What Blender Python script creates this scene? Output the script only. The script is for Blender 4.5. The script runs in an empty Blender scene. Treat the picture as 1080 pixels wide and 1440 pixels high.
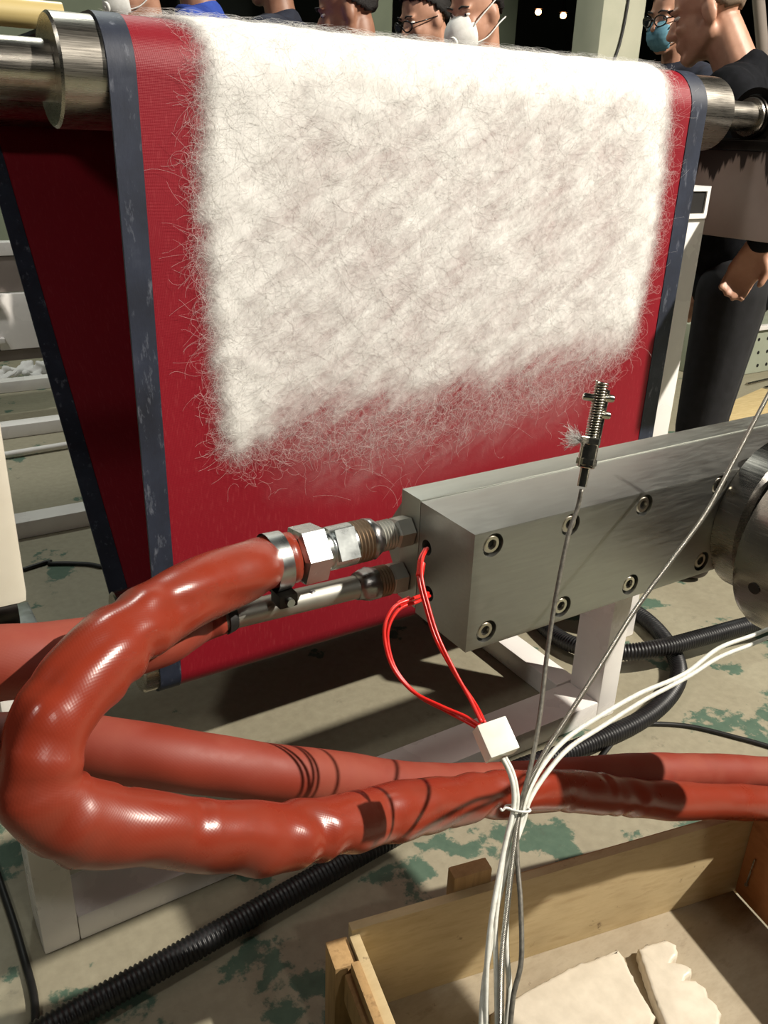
import bpy, bmesh, math, random
import numpy as np
from mathutils import Vector, Matrix

random.seed(7); rng = np.random.default_rng(7)
S = bpy.context.scene
col = S.collection
PI = math.pi

# ------------------------------------------------------------------ camera
PITCH, ROLL, YAW, CAMH = math.radians(23.661), math.radians(2.037), math.radians(32.776), 1.3
_fwd = np.array([math.sin(YAW)*math.cos(PITCH), math.cos(YAW)*math.cos(PITCH), -math.sin(PITCH)])
_rt = np.array([math.cos(YAW), -math.sin(YAW), 0.0]); _up = np.cross(_rt, _fwd)
_r2 = math.cos(ROLL)*_rt + math.sin(ROLL)*_up
_u2 = -math.sin(ROLL)*_rt + math.cos(ROLL)*_up
cam = bpy.data.cameras.new('camera'); cam_o = bpy.data.objects.new('camera', cam); col.objects.link(cam_o)
cam.sensor_fit = 'VERTICAL'; cam.sensor_height = 36.0; cam.lens = 30.0; cam.clip_start = .02; cam.clip_end = 100
cam_o.matrix_world = Matrix(((_r2[0], _u2[0], -_fwd[0], 0), (_r2[1], _u2[1], -_fwd[1], 0), (_r2[2], _u2[2], -_fwd[2], CAMH), (0, 0, 0, 1)))
S.camera = cam_o

# ------------------------------------------------------------------ world, lamps, exposure
w = bpy.data.worlds.new('world'); S.world = w; w.use_nodes = True
w.node_tree.nodes['Background'].inputs[0].default_value = (.86, .95, .88, 1)
w.node_tree.nodes['Background'].inputs[1].default_value = .012

def lamp(name, kind, loc, target, energy, color, size=.2, spot=None, blend=.3):
    l = bpy.data.lights.new(name, kind); l.energy = energy; l.color = color
    if kind == 'AREA': l.shape = 'DISK'; l.size = size
    else: l.shadow_soft_size = size
    if spot: l.spot_size = math.radians(spot); l.spot_blend = blend
    o = bpy.data.objects.new(name, l); col.objects.link(o); o.location = loc
    o.rotation_euler = (Vector(target)-Vector(loc)).to_track_quat('-Z', 'Y').to_euler()
    return o
lamp('hall_lamp_right', 'SPOT', (4.0, -1.7, 4.55), (1.0, 1.1, .8), 2350, (1.0, .93, .82), .06, 112, .3)
lamp('hall_lamp_front', 'SPOT', (.5, -3.2, 4.4), (1.1, 1.35, .95), 130, (1.0, .95, .86), .10, 44, .8)
lamp('hall_lamp_rear', 'AREA', (1.2, 4.6, 5.2), (1.2, 2.6, .6), 85, (.95, 1.0, .92), .6)
lamp('hall_lamp_side', 'AREA', (-2.6, 1.2, 4.6), (.9, 1.6, .6), 36, (1.0, .97, .9), .5)
lamp('hall_lamp_winder', 'SPOT', (-1.2, 2.9, 4.4), (.4, 4.2, .5), 330, (1.0, .98, .93), .12, 30, .6)
S.view_settings.view_transform = 'Standard'; S.view_settings.look = 'None'
S.view_settings.exposure = 0.0; S.view_settings.gamma = 1.0; S.view_settings.use_curve_mapping = False

# ------------------------------------------------------------------ helpers
def at(px, py, d):
    """world point seen at photo pixel (1080x1440) at depth d metres"""
    r = _r2*((px-540)/1200.0) - _u2*((py-720)/1200.0) + _fwd
    return np.array([0, 0, CAMH]) + r*d
def ony(px, py, Y):
    r = _r2*((px-540)/1200.0) - _u2*((py-720)/1200.0) + _fwd
    return np.array([0, 0, CAMH]) + r*(Y/r[1])
def onz(px, py, z):
    r = _r2*((px-540)/1200.0) - _u2*((py-720)/1200.0) + _fwd
    return np.array([0, 0, CAMH]) + r*((z-CAMH)/r[2])

def C(r, g, b, a=1.0):
    f = lambda c: (c/255/12.92 if c/255 <= .04045 else ((c/255+.055)/1.055)**2.4)
    return (f(r), f(g), f(b), a)

class NT:
    def __init__(s, name):
        s.m = bpy.data.materials.new(name); s.m.use_nodes = True
        s.t = s.m.node_tree; s.b = s.t.nodes['Principled BSDF']; s.out = s.t.nodes['Material Output']
    def n(s, typ, **kw):
        x = s.t.nodes.new(typ)
        for k, v in kw.items():
            if k in x.inputs: x.inputs[k].default_value = v
            else: setattr(x, k, v)
        return x
    def l(s, a, b): s.t.links.new(a, b)
    def coord(s, kind='Object', scale=(1, 1, 1), rot=(0, 0, 0)):
        c = s.n('ShaderNodeTexCoord'); mp = s.n('ShaderNodeMapping')
        mp.inputs['Scale'].default_value = scale; mp.inputs['Rotation'].default_value = rot
        s.l(c.outputs[kind], mp.inputs['Vector']); return mp.outputs[0]
    def noise(s, vec, scale, detail=4, rough=.55):
        x = s.n('ShaderNodeTexNoise'); x.inputs['Scale'].default_value = scale; x.inputs['Detail'].default_value = detail
        x.inputs['Roughness'].default_value = rough; s.l(vec, x.inputs['Vector']); return x.outputs[0]
    def ramp(s, fac, stops):
        x = s.n('ShaderNodeValToRGB'); e = x.color_ramp.elements
        while len(e) < len(stops): e.new(.5)
        for i, (p, c) in enumerate(stops): e[i].position = p; e[i].color = c if len(c) == 4 else (*c, 1)
        s.l(fac, x.inputs[0]); return x.outputs[0]
    def mix(s, fac, a, b):
        x = s.n('ShaderNodeMix'); x.data_type = 'RGBA'
        for v, k in ((fac, 0), (a, 6), (b, 7)):
            if isinstance(v, (int, float)): x.inputs[k].default_value = v
            elif isinstance(v, tuple): x.inputs[k].default_value = v
            else: s.l(v, x.inputs[k])
        return x.outputs[2]
    def math(s, op, a, b=0.0):
        x = s.n('ShaderNodeMath'); x.operation = op
        for v, k in ((a, 0), (b, 1)):
            if isinstance(v, (int, float)): x.inputs[k].default_value = v
            else: s.l(v, x.inputs[k])
        return x.outputs[0]
    def bump(s, h, strength=.3, dist=.002):
        x = s.n('ShaderNodeBump'); x.inputs['Strength'].default_value = strength; x.inputs['Distance'].default_value = dist
        s.l(h, x.inputs['Height']); s.l(x.outputs[0], s.b.inputs['Normal'])
def setp(nt, color=None, rough=.5, metal=0.0, spec=None):
    if color is not None:
        if isinstance(color, tuple): nt.b.inputs['Base Color'].default_value = color
        else: nt.l(color, nt.b.inputs['Base Color'])
    if isinstance(rough, (int, float)): nt.b.inputs['Roughness'].default_value = rough
    else: nt.l(rough, nt.b.inputs['Roughness'])
    nt.b.inputs['Metallic'].default_value = metal
    if spec is not None: nt.b.inputs['Specular IOR Level'].default_value = spec
    return nt.m
G = lambda v: (v, v, v, 1)
def plain(name, c1, c2=None, scale=20, rough=.5, metal=0.0, bump=.0, spec=None, stretch=(1, 1, 1), rvar=.0, bdist=.001):
    nt = NT(name); v = nt.coord('Object', stretch)
    f = nt.noise(v, scale)
    c = nt.ramp(f, [(.35, c1), (.65, c2 or c1)])
    r = rough if not rvar else nt.math('ADD', nt.math('MULTIPLY', f, rvar), rough-rvar/2)
    m = setp(nt, c, r, metal, spec)
    if bump: nt.bump(nt.noise(v, scale*3), bump, bdist)
    return m

# ------------------------------------------------------------------ mesh building
class MB:
    def __init__(s): s.v = []; s.f = []; s.uv = []; s.n = 0
    def add(s, V, F, UV=None):
        V = np.asarray(V, float); s.v.append(V)
        for i, f in enumerate(F):
            s.f.append([int(k)+s.n for k in f]); s.uv.append(UV[i] if UV is not None else [(0, 0)]*len(f))
        s.n += len(V); return s
    def box(s, x0, x1, y0, y1, z0, z1, R=None, c=None, bev=0.0):
        if bev:
            b = bmesh.new(); bmesh.ops.create_cube(b, size=1)
            for v in b.verts: v.co = Vector(((x0+x1)/2+v.co.x*(x1-x0), (y0+y1)/2+v.co.y*(y1-y0), (z0+z1)/2+v.co.z*(z1-z0)))
            bmesh.ops.bevel(b, geom=b.edges[:], offset=bev, segments=2, profile=.7, affect='EDGES')
            b.verts.index_update()
            V = np.array([v.co[:] for v in b.verts]); F = [[v.index for v in f.verts] for f in b.faces]; b.free()
        else:
            V = np.array([(x, y, z) for x in (x0, x1) for y in (y0, y1) for z in (z0, z1)], float)
            F = [(0, 1, 3, 2), (4, 6, 7, 5), (0, 4, 5, 1), (2, 3, 7, 6), (0, 2, 6, 4), (1, 5, 7, 3)]
        if R is not None: V = V @ np.asarray(R).T + (np.asarray(c) if c is not None else 0)
        return s.add(V, F)
    def tube(s, path, rad, seg=10, caps=True, wr=None, flat=None):
        P = np.asarray(path, float); n = len(P)
        rad = np.full(n, rad) if np.isscalar(rad) else np.asarray(rad)
        T = np.gradient(P, axis=0); T /= np.linalg.norm(T, axis=1)[:, None]+1e-12
        ref = np.array([0, 0, 1.0]) if abs(T[0][2]) < .9 else np.array([1.0, 0, 0])
        N = np.zeros((n, 3)); N[0] = ref-T[0]*(ref@T[0]); N[0] /= np.linalg.norm(N[0])
        for i in range(1, n):
            a = N[i-1]-T[i]*(N[i-1]@T[i]); N[i] = a/np.linalg.norm(a)
        B = np.cross(T, N); th = np.linspace(0, 2*PI, seg, endpoint=False)
        Ls = np.concatenate([[0], np.cumsum(np.linalg.norm(np.diff(P, axis=0), axis=1))])
        rr = rad[:, None]*np.ones(seg)[None]
        if wr is not None: rr = rr*(1+wr(Ls[:, None], th[None]))
        V = P[:, None]+rr[..., None]*(np.cos(th)[None, :, None]*N[:, None]+np.sin(th)[None, :, None]*B[:, None])
        if flat is not None: V = flat(V, P)
        V = V.reshape(-1, 3); F = []; UV = []
        for i in range(n-1):
            for j in range(seg):
                k = (j+1) % seg
                F.append((i*seg+j, i*seg+k, (i+1)*seg+k, (i+1)*seg+j))
                UV.append([(j/seg, Ls[i]), ((j+1)/seg, Ls[i]), ((j+1)/seg, Ls[i+1]), (j/seg, Ls[i+1])])
        if caps:
            F.append(list(range(seg))[::-1]); UV.append([(0, 0)]*seg)
            F.append([(n-1)*seg+j for j in range(seg)]); UV.append([(0, 0)]*seg)
        return s.add(V, F, UV)
    def lathe(s, o, axis, prof, seg=32, caps=True, phase=0.0):
        """prof: list of (distance along axis, radius)"""
        a = np.asarray(axis, float); a /= np.linalg.norm(a)
        ref = np.array([0, 0, 1.0]) if abs(a[2]) < .9 else np.array([1.0, 0, 0])
        n_ = ref-a*(ref@a); n_ /= np.linalg.norm(n_); b_ = np.cross(a, n_)
        th = np.linspace(0, 2*PI, seg, endpoint=False)+phase; o = np.asarray(o, float)
        V = np.array([o+a*t+r*(math.cos(q)*n_+math.sin(q)*b_) for t, r in prof for q in th]); F = []; UV = []
        for i in range(len(prof)-1):
            for j in range(seg):
                k = (j+1) % seg; F.append((i*seg+j, i*seg+k, (i+1)*seg+k, (i+1)*seg+j))
                UV.append([(j/seg, prof[i][0]), ((j+1)/seg, prof[i][0]), ((j+1)/seg, prof[i+1][0]), (j/seg, prof[i+1][0])])
        if caps:
            F.append(list(range(seg))[::-1]); UV.append([(0, 0)]*seg)
            F.append([(len(prof)-1)*seg+j for j in range(seg)]); UV.append([(0, 0)]*seg)
        return s.add(V, F, UV)
    def ell(s, c, r, seg=20, rings=12, R=None):
        V = [(0, 0, 1)]; F = []
        for i in range(1, rings):
            p = PI*i/rings
            V += [(math.sin(p)*math.cos(2*PI*j/seg), math.sin(p)*math.sin(2*PI*j/seg), math.cos(p)) for j in range(seg)]
        V.append((0, 0, -1)); e = len(V)-1
        for j in range(seg):
            k = (j+1) % seg; F.append((0, 1+j, 1+k)); F.append((e, e-seg+k, e-seg+j))
            for i in range(rings-2): F.append((1+i*seg+j, 1+(i+1)*seg+j, 1+(i+1)*seg+k, 1+i*seg+k))
        V = np.array(V)*np.asarray(r)
        if R is not None: V = V @ np.asarray(R).T
        return s.add(V+np.asarray(c), F)
    def rcone(s, p, q, r1, r2, seg=14):
        p = np.asarray(p, float); q = np.asarray(q, float); L = np.linalg.norm(q-p)+1e-9
        prof = [(-r1*math.cos(t), max(r1*math.sin(t), 1e-4)) for t in np.linspace(0, PI/2, 5)]
        prof += [(L+r2*math.sin(t), max(r2*math.cos(t), 1e-4)) for t in np.linspace(0, PI/2, 5)]
        return s.lathe(p, q-p, prof, seg)
    def prism(s, pts, z0, z1, jit=0):
        n = len(pts); V = [(x, y, z0) for x, y in pts]+[(x, y, z1) for x, y in pts]
        F = [list(range(n))[::-1], [n+i for i in range(n)]]+[(i, (i+1) % n, n+(i+1) % n, n+i) for i in range(n)]
        return s.add(V, F)
    def xform(s, R, t):
        s.v = [v @ np.asarray(R).T+np.asarray(t) for v in s.v]; return s
    def build(s, name, mat, parent=None, smooth=None, **tags):
        V = np.concatenate(s.v)
        if parent is not None: V = V-np.array(wloc(parent))
        me = bpy.data.meshes.new(name); me.from_pydata(V.tolist(), [], s.f)
        uvl = me.uv_layers.new(name='UVMap'); uvl.data.foreach_set('uv', np.array([c for u in s.uv for c in u], float).ravel())
        return mkobj(name, me, mat, parent, smooth, **tags)
def wloc(o):
    p = Vector((0, 0, 0))
    while o is not None: p += o.location; o = o.parent
    return p
def mkobj(name, me, mat, parent=None, smooth=None, **tags):
    for m in (mat if isinstance(mat, (list, tuple)) else [mat]): me.materials.append(m)
    if smooth is not None:
        me.polygons.foreach_set('use_smooth', [True]*len(me.polygons))
        if smooth < 179: me.set_sharp_from_angle(angle=math.radians(smooth))
    o = bpy.data.objects.new(name, me); col.objects.link(o); o.parent = parent
    for k, v in tags.items(): o[k] = v
    return o
def thing(name, loc, label, category, group=None):
    o = bpy.data.objects.new(name, None); col.objects.link(o); o.location = tuple(float(c) for c in loc); o.empty_display_size = .05
    o['label'] = label; o['category'] = category
    if group: o['group'] = group
    return o
def spline(pts, n):
    P = np.asarray(pts, float); P = np.vstack([2*P[0]-P[1], P, 2*P[-1]-P[-2]]); m = len(P)-3
    out = []
    for u in np.linspace(0, m-1e-9, n):
        i = int(u); t = u-i; a, b, c, d = P[i:i+4]
        out.append(.5*((2*b)+(-a+c)*t+(2*a-5*b+4*c-d)*t*t+(-a+3*b-3*c+d)*t**3))
    out = np.array(out); L = np.concatenate([[0], np.cumsum(np.linalg.norm(np.diff(out, axis=0), axis=1))])
    q = np.linspace(0, L[-1], n); return np.stack([np.interp(q, L, out[:, k]) for k in range(3)], 1)
def path(pix, n): return spline([at(*p) for p in pix], n)
def wrinkle(seed, amp, kmax=60, n=10, nth=4):
    r = np.random.default_rng(seed); k = r.uniform(6, kmax, n); m = r.integers(-nth, nth+1, n); p = r.uniform(0, 6.28, n); a = r.uniform(.3, 1, n); a = amp*a/a.sum()
    return lambda s, t: sum(a[i]*np.sin(k[i]*s+m[i]*t+p[i]) for i in range(n))

# ------------------------------------------------------------------ materials
def mat_floor():
    nt = NT('floor_paint'); v = nt.coord('Object')
    n1 = nt.noise(v, 5.5, 8, .62); n2 = nt.noise(v, 1.1, 3); n3 = nt.noise(v, 45, 5, .6)
    conc = nt.mix(n3, C(134, 128, 108), C(172, 166, 142))
    conc = nt.mix(nt.math('MULTIPLY', n2, .5), conc, C(120, 112, 96))
    green = nt.mix(n3, C(60, 84, 70), C(90, 112, 94))
    sep = nt.n('ShaderNodeSeparateXYZ'); nt.l(v, sep.inputs[0])
    near = nt.ramp(nt.math('ADD', nt.math('MULTIPLY', sep.outputs[1], .6), nt.math('MULTIPLY', n2, .35)), [(.62, G(.075)), (.9, G(0))])   # paint survives best in the walkway
    mask = nt.ramp(nt.math('ADD', nt.math('ADD', n1, near), nt.math('MULTIPLY', n2, .35)), [(.772, G(0)), (.80, G(1))])
    c = nt.mix(mask, conc, green)
    dirt = nt.ramp(nt.noise(v, 14, 6, .7), [(.62, G(0)), (.75, G(1))])
    c = nt.mix(nt.math('MULTIPLY', dirt, .55), c, C(66, 62, 52))
    m = setp(nt, c, nt.ramp(n1, [(.3, G(.45)), (.7, G(.75))]))
    nt.bump(nt.math('ADD', n3, nt.math('MULTIPLY', mask, .6)), .25, .002); return m
def mat_belt():
    nt = NT('red_belt_mesh'); v = nt.coord('Object')
    n = nt.noise(v, 3, 4); n2 = nt.noise(nt.coord('Object', (60, 8, 8)), 5, 3)
    w1 = nt.n('ShaderNodeTexWave'); w1.bands_direction = 'X'; w1.inputs['Scale'].default_value = 190; nt.l(v, w1.inputs['Vector'])
    w2 = nt.n('ShaderNodeTexWave'); w2.bands_direction = 'Z'; w2.inputs['Scale'].default_value = 150; nt.l(v, w2.inputs['Vector'])
    h = nt.math('ADD', w1.outputs[0], w2.outputs[0])
    c = nt.mix(n, C(122, 9, 27), C(142, 16, 34))
    c = nt.mix(nt.math('MULTIPLY', nt.ramp(n2, [(.55, G(0)), (.8, G(1))]), .12), c, C(220, 120, 120))
    m = setp(nt, c, .48, 0, .35); nt.bump(h, .25, .0006); return m
def mat_strip():
    nt = NT('navy_edge_tape'); v = nt.coord('Object'); n = nt.noise(v, 9, 6, .65); n2 = nt.noise(nt.coord('Object', (1, 1, .3)), 60, 5, .7)
    c = nt.ramp(n, [(.3, C(22, 27, 40)), (.6, C(38, 45, 62)), (.8, C(64, 69, 84))])
    c = nt.mix(nt.math('MULTIPLY', nt.ramp(n2, [(.58, G(0)), (.75, G(1))]), .45), c, C(150, 155, 168))
    m = setp(nt, c, .55); nt.bump(n2, .4, .001); return m
def mat_sleeve(dusty):
    nt = NT('red_silicone_sleeve_'+('dusty' if dusty else 'clean')); uv = nt.coord('UV', (1, 1, 1)); v = nt.coord('Object')
    br = nt.n('ShaderNodeTexWave'); br.inputs['Scale'].default_value = 1; br.inputs['Distortion'].default_value = 1.2; br.inputs['Detail'].default_value = 1
    mp = nt.coord('UV', (26, 130, 1), (0, 0, .5)); nt.l(mp, br.inputs['Vector'])
    b2 = nt.n('ShaderNodeTexWave'); b2.inputs['Scale'].default_value = 1; b2.inputs['Distortion'].default_value = 1.2
    nt.l(nt.coord('UV', (26, 130, 1), (0, 0, -1.0)), b2.inputs['Vector'])
    n = nt.noise(v, 9, 6, .6); n2 = nt.noise(v, 55, 4)
    c = nt.mix(n, C(138, 50, 31), C(120, 41, 26))
    d = nt.ramp(n, [(.42, G(0)), (.72, G(1))])
    c = nt.mix(nt.math('MULTIPLY', d, .40 if dusty else .10), c, C(160, 92, 68))
    dk = nt.ramp(nt.noise(v, 17, 5, .6), [(.6, G(0)), (.78, G(1))])
    c = nt.mix(nt.math('MULTIPLY', dk, .5), c, C(110, 44, 30))
    r = nt.ramp(n, [(.35, G(.55 if dusty else .22)), (.7, G(.85 if dusty else .40))])
    m = setp(nt, c, r, 0, .5)
    h = nt.math('ADD', nt.math('ADD', br.outputs[0], b2.outputs[0]), nt.math('MULTIPLY', n2, 1.2)); nt.bump(h, .03 if not dusty else .02, .0008); return m
def mat_steel(name, c1, c2, rough, stretch, scale=30, bump=.12, metal=1.0):
    nt = NT(name); v = nt.coord('Object', stretch); n = nt.noise(v, scale, 5, .6); n2 = nt.noise(nt.coord('Object'), 6, 4, .6)
    c = nt.mix(n, c1, c2); c = nt.mix(nt.math('MULTIPLY', n2, .5), c, c1)
    m = setp(nt, c, nt.ramp(nt.math('ADD', nt.math('MULTIPLY', n, .5), nt.math('MULTIPLY', n2, .5)), [(.3, G(max(rough-.1, .05))), (.7, G(rough+.1))]), metal)
    nt.bump(n, bump, .0006); return m
def mat_wood(name, c1, c2, c3, stretch):
    nt = NT(name); v = nt.coord('Object', stretch); n = nt.noise(v, 9, 8, .65); k = nt.noise(nt.coord('Object'), 34, 4, .7); k2 = nt.noise(nt.coord('Object'), 5, 3)
    c = nt.ramp(n, [(.3, c1), (.55, c2), (.75, c3)])
    c = nt.mix(nt.math('MULTIPLY', nt.ramp(k, [(.66, G(0)), (.74, G(1))]), .7), c, C(84, 60, 36))
    c = nt.mix(nt.math('MULTIPLY', nt.ramp(k2, [(.4, G(0)), (.8, G(1))]), .35), c, C(120, 96, 66))
    m = setp(nt, c, .75); nt.bump(n, .3, .001); return m
def mat_web():
    nt = NT('white_fibre_web'); a = nt.n('ShaderNodeAttribute'); a.attribute_name = 'web_thickness'
    v = nt.coord('Object', (1, 1, 1), (0, math.radians(32), 0)); m2 = nt.n('ShaderNodeMapping'); m2.inputs['Scale'].default_value = (.36, 1, 1.5); nt.l(v, m2.inputs['Vector']); v2 = m2.outputs[0]
    n1 = nt.noise(v2, 22, 7, .68); n2 = nt.noise(v, 95, 5, .7); n3 = nt.noise(v2, 6, 4)
    tex = nt.math('ADD', nt.math('ADD', nt.math('MULTIPLY', n1, .9), nt.math('MULTIPLY', n2, .5)), nt.math('MULTIPLY', n3, .35))
    # alpha = clamp(density*1.7 + (tex-0.9)*1.3*...)
    al = nt.math('ADD', nt.math('MULTIPLY', a.outputs['Fac'], 1.14), nt.math('MULTIPLY', nt.math('SUBTRACT', tex, .92), nt.math('MULTIPLY', nt.math('MINIMUM', nt.math('MULTIPLY', a.outputs['Fac'], 3.0), 1.0), 1.25)))
    al = nt.math('MINIMUM', nt.math('MAXIMUM', al, 0.0), .985)
    d = nt.n('ShaderNodeBsdfDiffuse'); d.inputs[0].default_value = (.91, .90, .87, 1)
    tr = nt.n('ShaderNodeBsdfTranslucent'); tr.inputs[0].default_value = (.85, .84, .82, 1)
    bp = nt.n('ShaderNodeBump'); bp.inputs['Strength'].default_value = .28; bp.inputs['Distance'].default_value = .006
    nt.l(tex, bp.inputs['Height']); nt.l(bp.outputs[0], d.inputs['Normal'])
    ms = nt.n('ShaderNodeMixShader'); ms.inputs[0].default_value = .12; nt.l(d.outputs[0], ms.inputs[1]); nt.l(tr.outputs[0], ms.inputs[2])
    tp = nt.n('ShaderNodeBsdfTransparent'); mx = nt.n('ShaderNodeMixShader')
    nt.l(al, mx.inputs[0]); nt.l(tp.outputs[0], mx.inputs[1]); nt.l(ms.outputs[0], mx.inputs[2]); nt.l(mx.outputs[0], nt.out.inputs[0])
    return nt.m
def mat_fibre():
    nt = NT('white_fibre'); d = nt.n('ShaderNodeBsdfDiffuse'); d.inputs[0].default_value = (.9, .89, .87, 1)
    tr = nt.n('ShaderNodeBsdfTranslucent'); tr.inputs[0].default_value = (.9, .89, .87, 1)
    ms = nt.n('ShaderNodeMixShader'); ms.inputs[0].default_value = .35
    nt.l(d.outputs[0], ms.inputs[1]); nt.l(tr.outputs[0], ms.inputs[2]); nt.l(ms.outputs[0], nt.out.inputs[0]); return nt.m
def mat_braid():
    nt = NT('braided_steel_sheath')
    a = nt.n('ShaderNodeTexWave'); a.inputs['Scale'].default_value = 1; nt.l(nt.coord('UV', (6, 420, 1), (0, 0, .0)), a.inputs['Vector'])
    a.bands_direction = 'DIAGONAL'
    c = nt.ramp(a.outputs[0], [(.2, C(110, 106, 98)), (.7, C(215, 212, 202))]); m = setp(nt, c, .32, .9); nt.bump(a.outputs[0], .8, .001); return m
def mat_plate_drip():
    nt = NT('stained_primer'); v = nt.coord('Object', (1, 9, .8)); n = nt.noise(v, 3.2, 4); n2 = nt.noise(nt.coord('Object'), 14, 4)
    z = nt.n('ShaderNodeSeparateXYZ'); nt.l(nt.coord('Object'), z.inputs[0])
    f = nt.math('ADD', nt.math('MULTIPLY', nt.math('SUBTRACT', z.outputs[2], 1.262), 9.0), nt.math('MULTIPLY', nt.math('SUBTRACT', n, .5), 2.4))
    mk = nt.ramp(f, [(.0, G(0)), (.12, G(1))])
    c = nt.mix(mk, nt.mix(n2, C(150, 132, 126), C(166, 150, 142)), C(46, 36, 34)); return setp(nt, c, .5)

M = dict(
    floor=mat_floor(), belt=mat_belt(), strip=mat_strip(), sleeve=mat_sleeve(False), sleeve_d=mat_sleeve(True), web=mat_web(), fibre=mat_fibre(), braid=mat_braid(), drip=mat_plate_drip(),
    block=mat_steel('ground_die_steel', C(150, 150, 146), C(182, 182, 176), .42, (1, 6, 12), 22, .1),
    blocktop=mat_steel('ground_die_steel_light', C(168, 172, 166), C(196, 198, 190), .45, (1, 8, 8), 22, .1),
    chrome=mat_steel('turned_roller_steel', C(168, 162, 152), C(202, 196, 186), .28, (.3, 10, 10), 60, .15),
    coupling=mat_steel('polished_coupling_steel', C(150, 146, 140), C(190, 184, 176), .24, (6, .3, 6), 60, .1),
    zinc=mat_steel('zinc_plate', C(176, 182, 182), C(216, 220, 218), .3, (1, 1, 1), 40, .1),
    pipe=mat_steel('galvanised_pipe', C(150, 150, 142), C(200, 198, 188), .5, (1, 1, 1), 26, .3),
    rust=mat_steel('burnt_thread', C(110, 90, 70), C(170, 152, 130), .5, (1, 1, 1), 50, .3),
    darkmetal=mat_steel('dark_oily_metal', C(40, 38, 36), C(74, 70, 66), .38, (1, 1, 1), 30, .2),
    weld=mat_steel('weld_bead', C(120, 118, 118), C(196, 194, 192), .3, (1, 1, 1), 120, .6),
    bolt=mat_steel('socket_bolt_steel', C(176, 170, 156), C(216, 210, 194), .3, (1, 1, 1), 60, .1),
    probe=mat_steel('nickel_probe', C(176, 172, 158), C(222, 218, 206), .22, (1, 1, 1), 60, .1),
    black=plain('recess_black', C(14, 13, 12), C(22, 20, 19), 20, .6),
    white_tube=plain('white_painted_tube', C(228, 224, 220), C(240, 237, 232), 6, .28, 0, .03, None, (1, 1, 1), .15),
    cream_tube=plain('cream_painted_post', C(220, 212, 194), C(232, 226, 210), 7, .35),
    corr=plain('black_corrugated_plastic', C(20, 20, 22), C(32, 32, 34), 30, .42, 0, .1),
    cable=plain('black_rubber_cable', C(18, 18, 18), C(28, 28, 28), 30, .5),
    greycable=plain('grey_cable_sheath', C(96, 92, 84), C(128, 124, 114), 200, .4, .3),
    whitewire=plain('white_glass_wire', C(206, 206, 196), C(226, 226, 218), 150, .45, 0, .2),
    redwire=plain('red_silicone_wire', C(206, 26, 22), C(224, 40, 30), 60, .35),
    ceramic=plain('white_ceramic', C(224, 224, 212), C(236, 236, 226), 40, .3),
    ply=mat_wood('plywood_panel', C(186, 164, 122), C(202, 182, 140), C(176, 152, 112), (1, 3, 6)),
    plyfloor=mat_wood('grey_board', C(150, 138, 116), C(166, 154, 132), C(136, 124, 104), (2, 5, 2)),
    plydark=mat_wood('orange_stained_board', C(150, 96, 58), C(170, 112, 70), C(136, 84, 50), (3, 1, 3)),
    batten=mat_wood('rough_batten', C(160, 128, 84), C(186, 152, 104), C(120, 92, 58), (6, 6, .6)),
    resin=plain('white_resin', C(206, 196, 178), C(220, 210, 192), 30, .35, 0, .5),
    yellow=plain('yellowed_plastic_tube', C(196, 176, 118), C(212, 194, 140), 6, .35, 0, 0, None, (.2, 6, 6)),
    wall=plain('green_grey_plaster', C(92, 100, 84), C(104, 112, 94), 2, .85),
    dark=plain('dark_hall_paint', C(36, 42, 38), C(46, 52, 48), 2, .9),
    pillar=plain('pale_pillar_plaster', C(176, 178, 158), C(190, 190, 170), 3, .85),
    pillar2=plain('grey_pillar_plaster', C(150, 146, 130), C(164, 160, 144), 3, .85),
    grey=plain('grey_green_enamel', C(150, 156, 138), C(164, 170, 152), 5, .5),
    brownpanel=plain('grey_brown_panel', C(122, 112, 106), C(134, 124, 116), 5, .6),
    plank=plain('pale_plank', C(196, 172, 122), C(212, 190, 140), 12, .75, 0, .1, None, (1, 8, 1)),
    cloth_black=plain('black_cloth', C(15, 16, 19), C(25, 26, 30), 30, .9, 0, .3, .1),
    cloth_navy=plain('navy_cloth', C(26, 30, 44), C(36, 42, 58), 30, .85, 0, .3),
    cloth_blue=plain('blue_cloth', C(34, 62, 150), C(48, 80, 172), 30, .8, 0, .3),
    cloth_grey=plain('grey_cloth', C(84, 88, 92), C(104, 108, 112), 30, .85, 0, .3),
    trousers=plain('dark_trousers', C(16, 16, 19), C(26, 26, 30), 30, .9, 0, .3),
    shoe=plain('dark_shoe', C(40, 30, 26), C(54, 42, 36), 30, .5),
    skin=plain('skin_warm', C(176, 130, 106), C(190, 144, 120), 30, .5, 0, .05),
    skin_tan=plain('skin_tan', C(140, 98, 76), C(154, 112, 90), 30, .5, 0, .05),
    hair=plain('black_hair', C(18, 15, 14), C(34, 30, 28), 120, .55, 0, .8, .4, (1, 1, 1), 0, .004),
    stubble=plain('buzzed_hair', C(98, 82, 66), C(122, 102, 84), 200, .7, 0, .4),
    mask_white=plain('white_mask_felt', C(218, 218, 212), C(230, 230, 226), 60, .8, 0, .2),
    mask_blue=plain('blue_mask_felt', C(84, 132, 152), C(102, 150, 168), 60, .8, 0, .2),
    eye=plain('eye_white', C(226, 222, 216), C(232, 228, 222), 20, .2),
    iris=plain('dark_iris', C(20, 14, 12), C(26, 18, 14), 20, .1),
    frame=plain('black_glasses_frame', C(16, 15, 15), C(22, 20, 20), 20, .25),
    zip=plain('white_nylon_tie', C(226, 226, 222), C(236, 236, 232), 40, .35),
)
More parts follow.
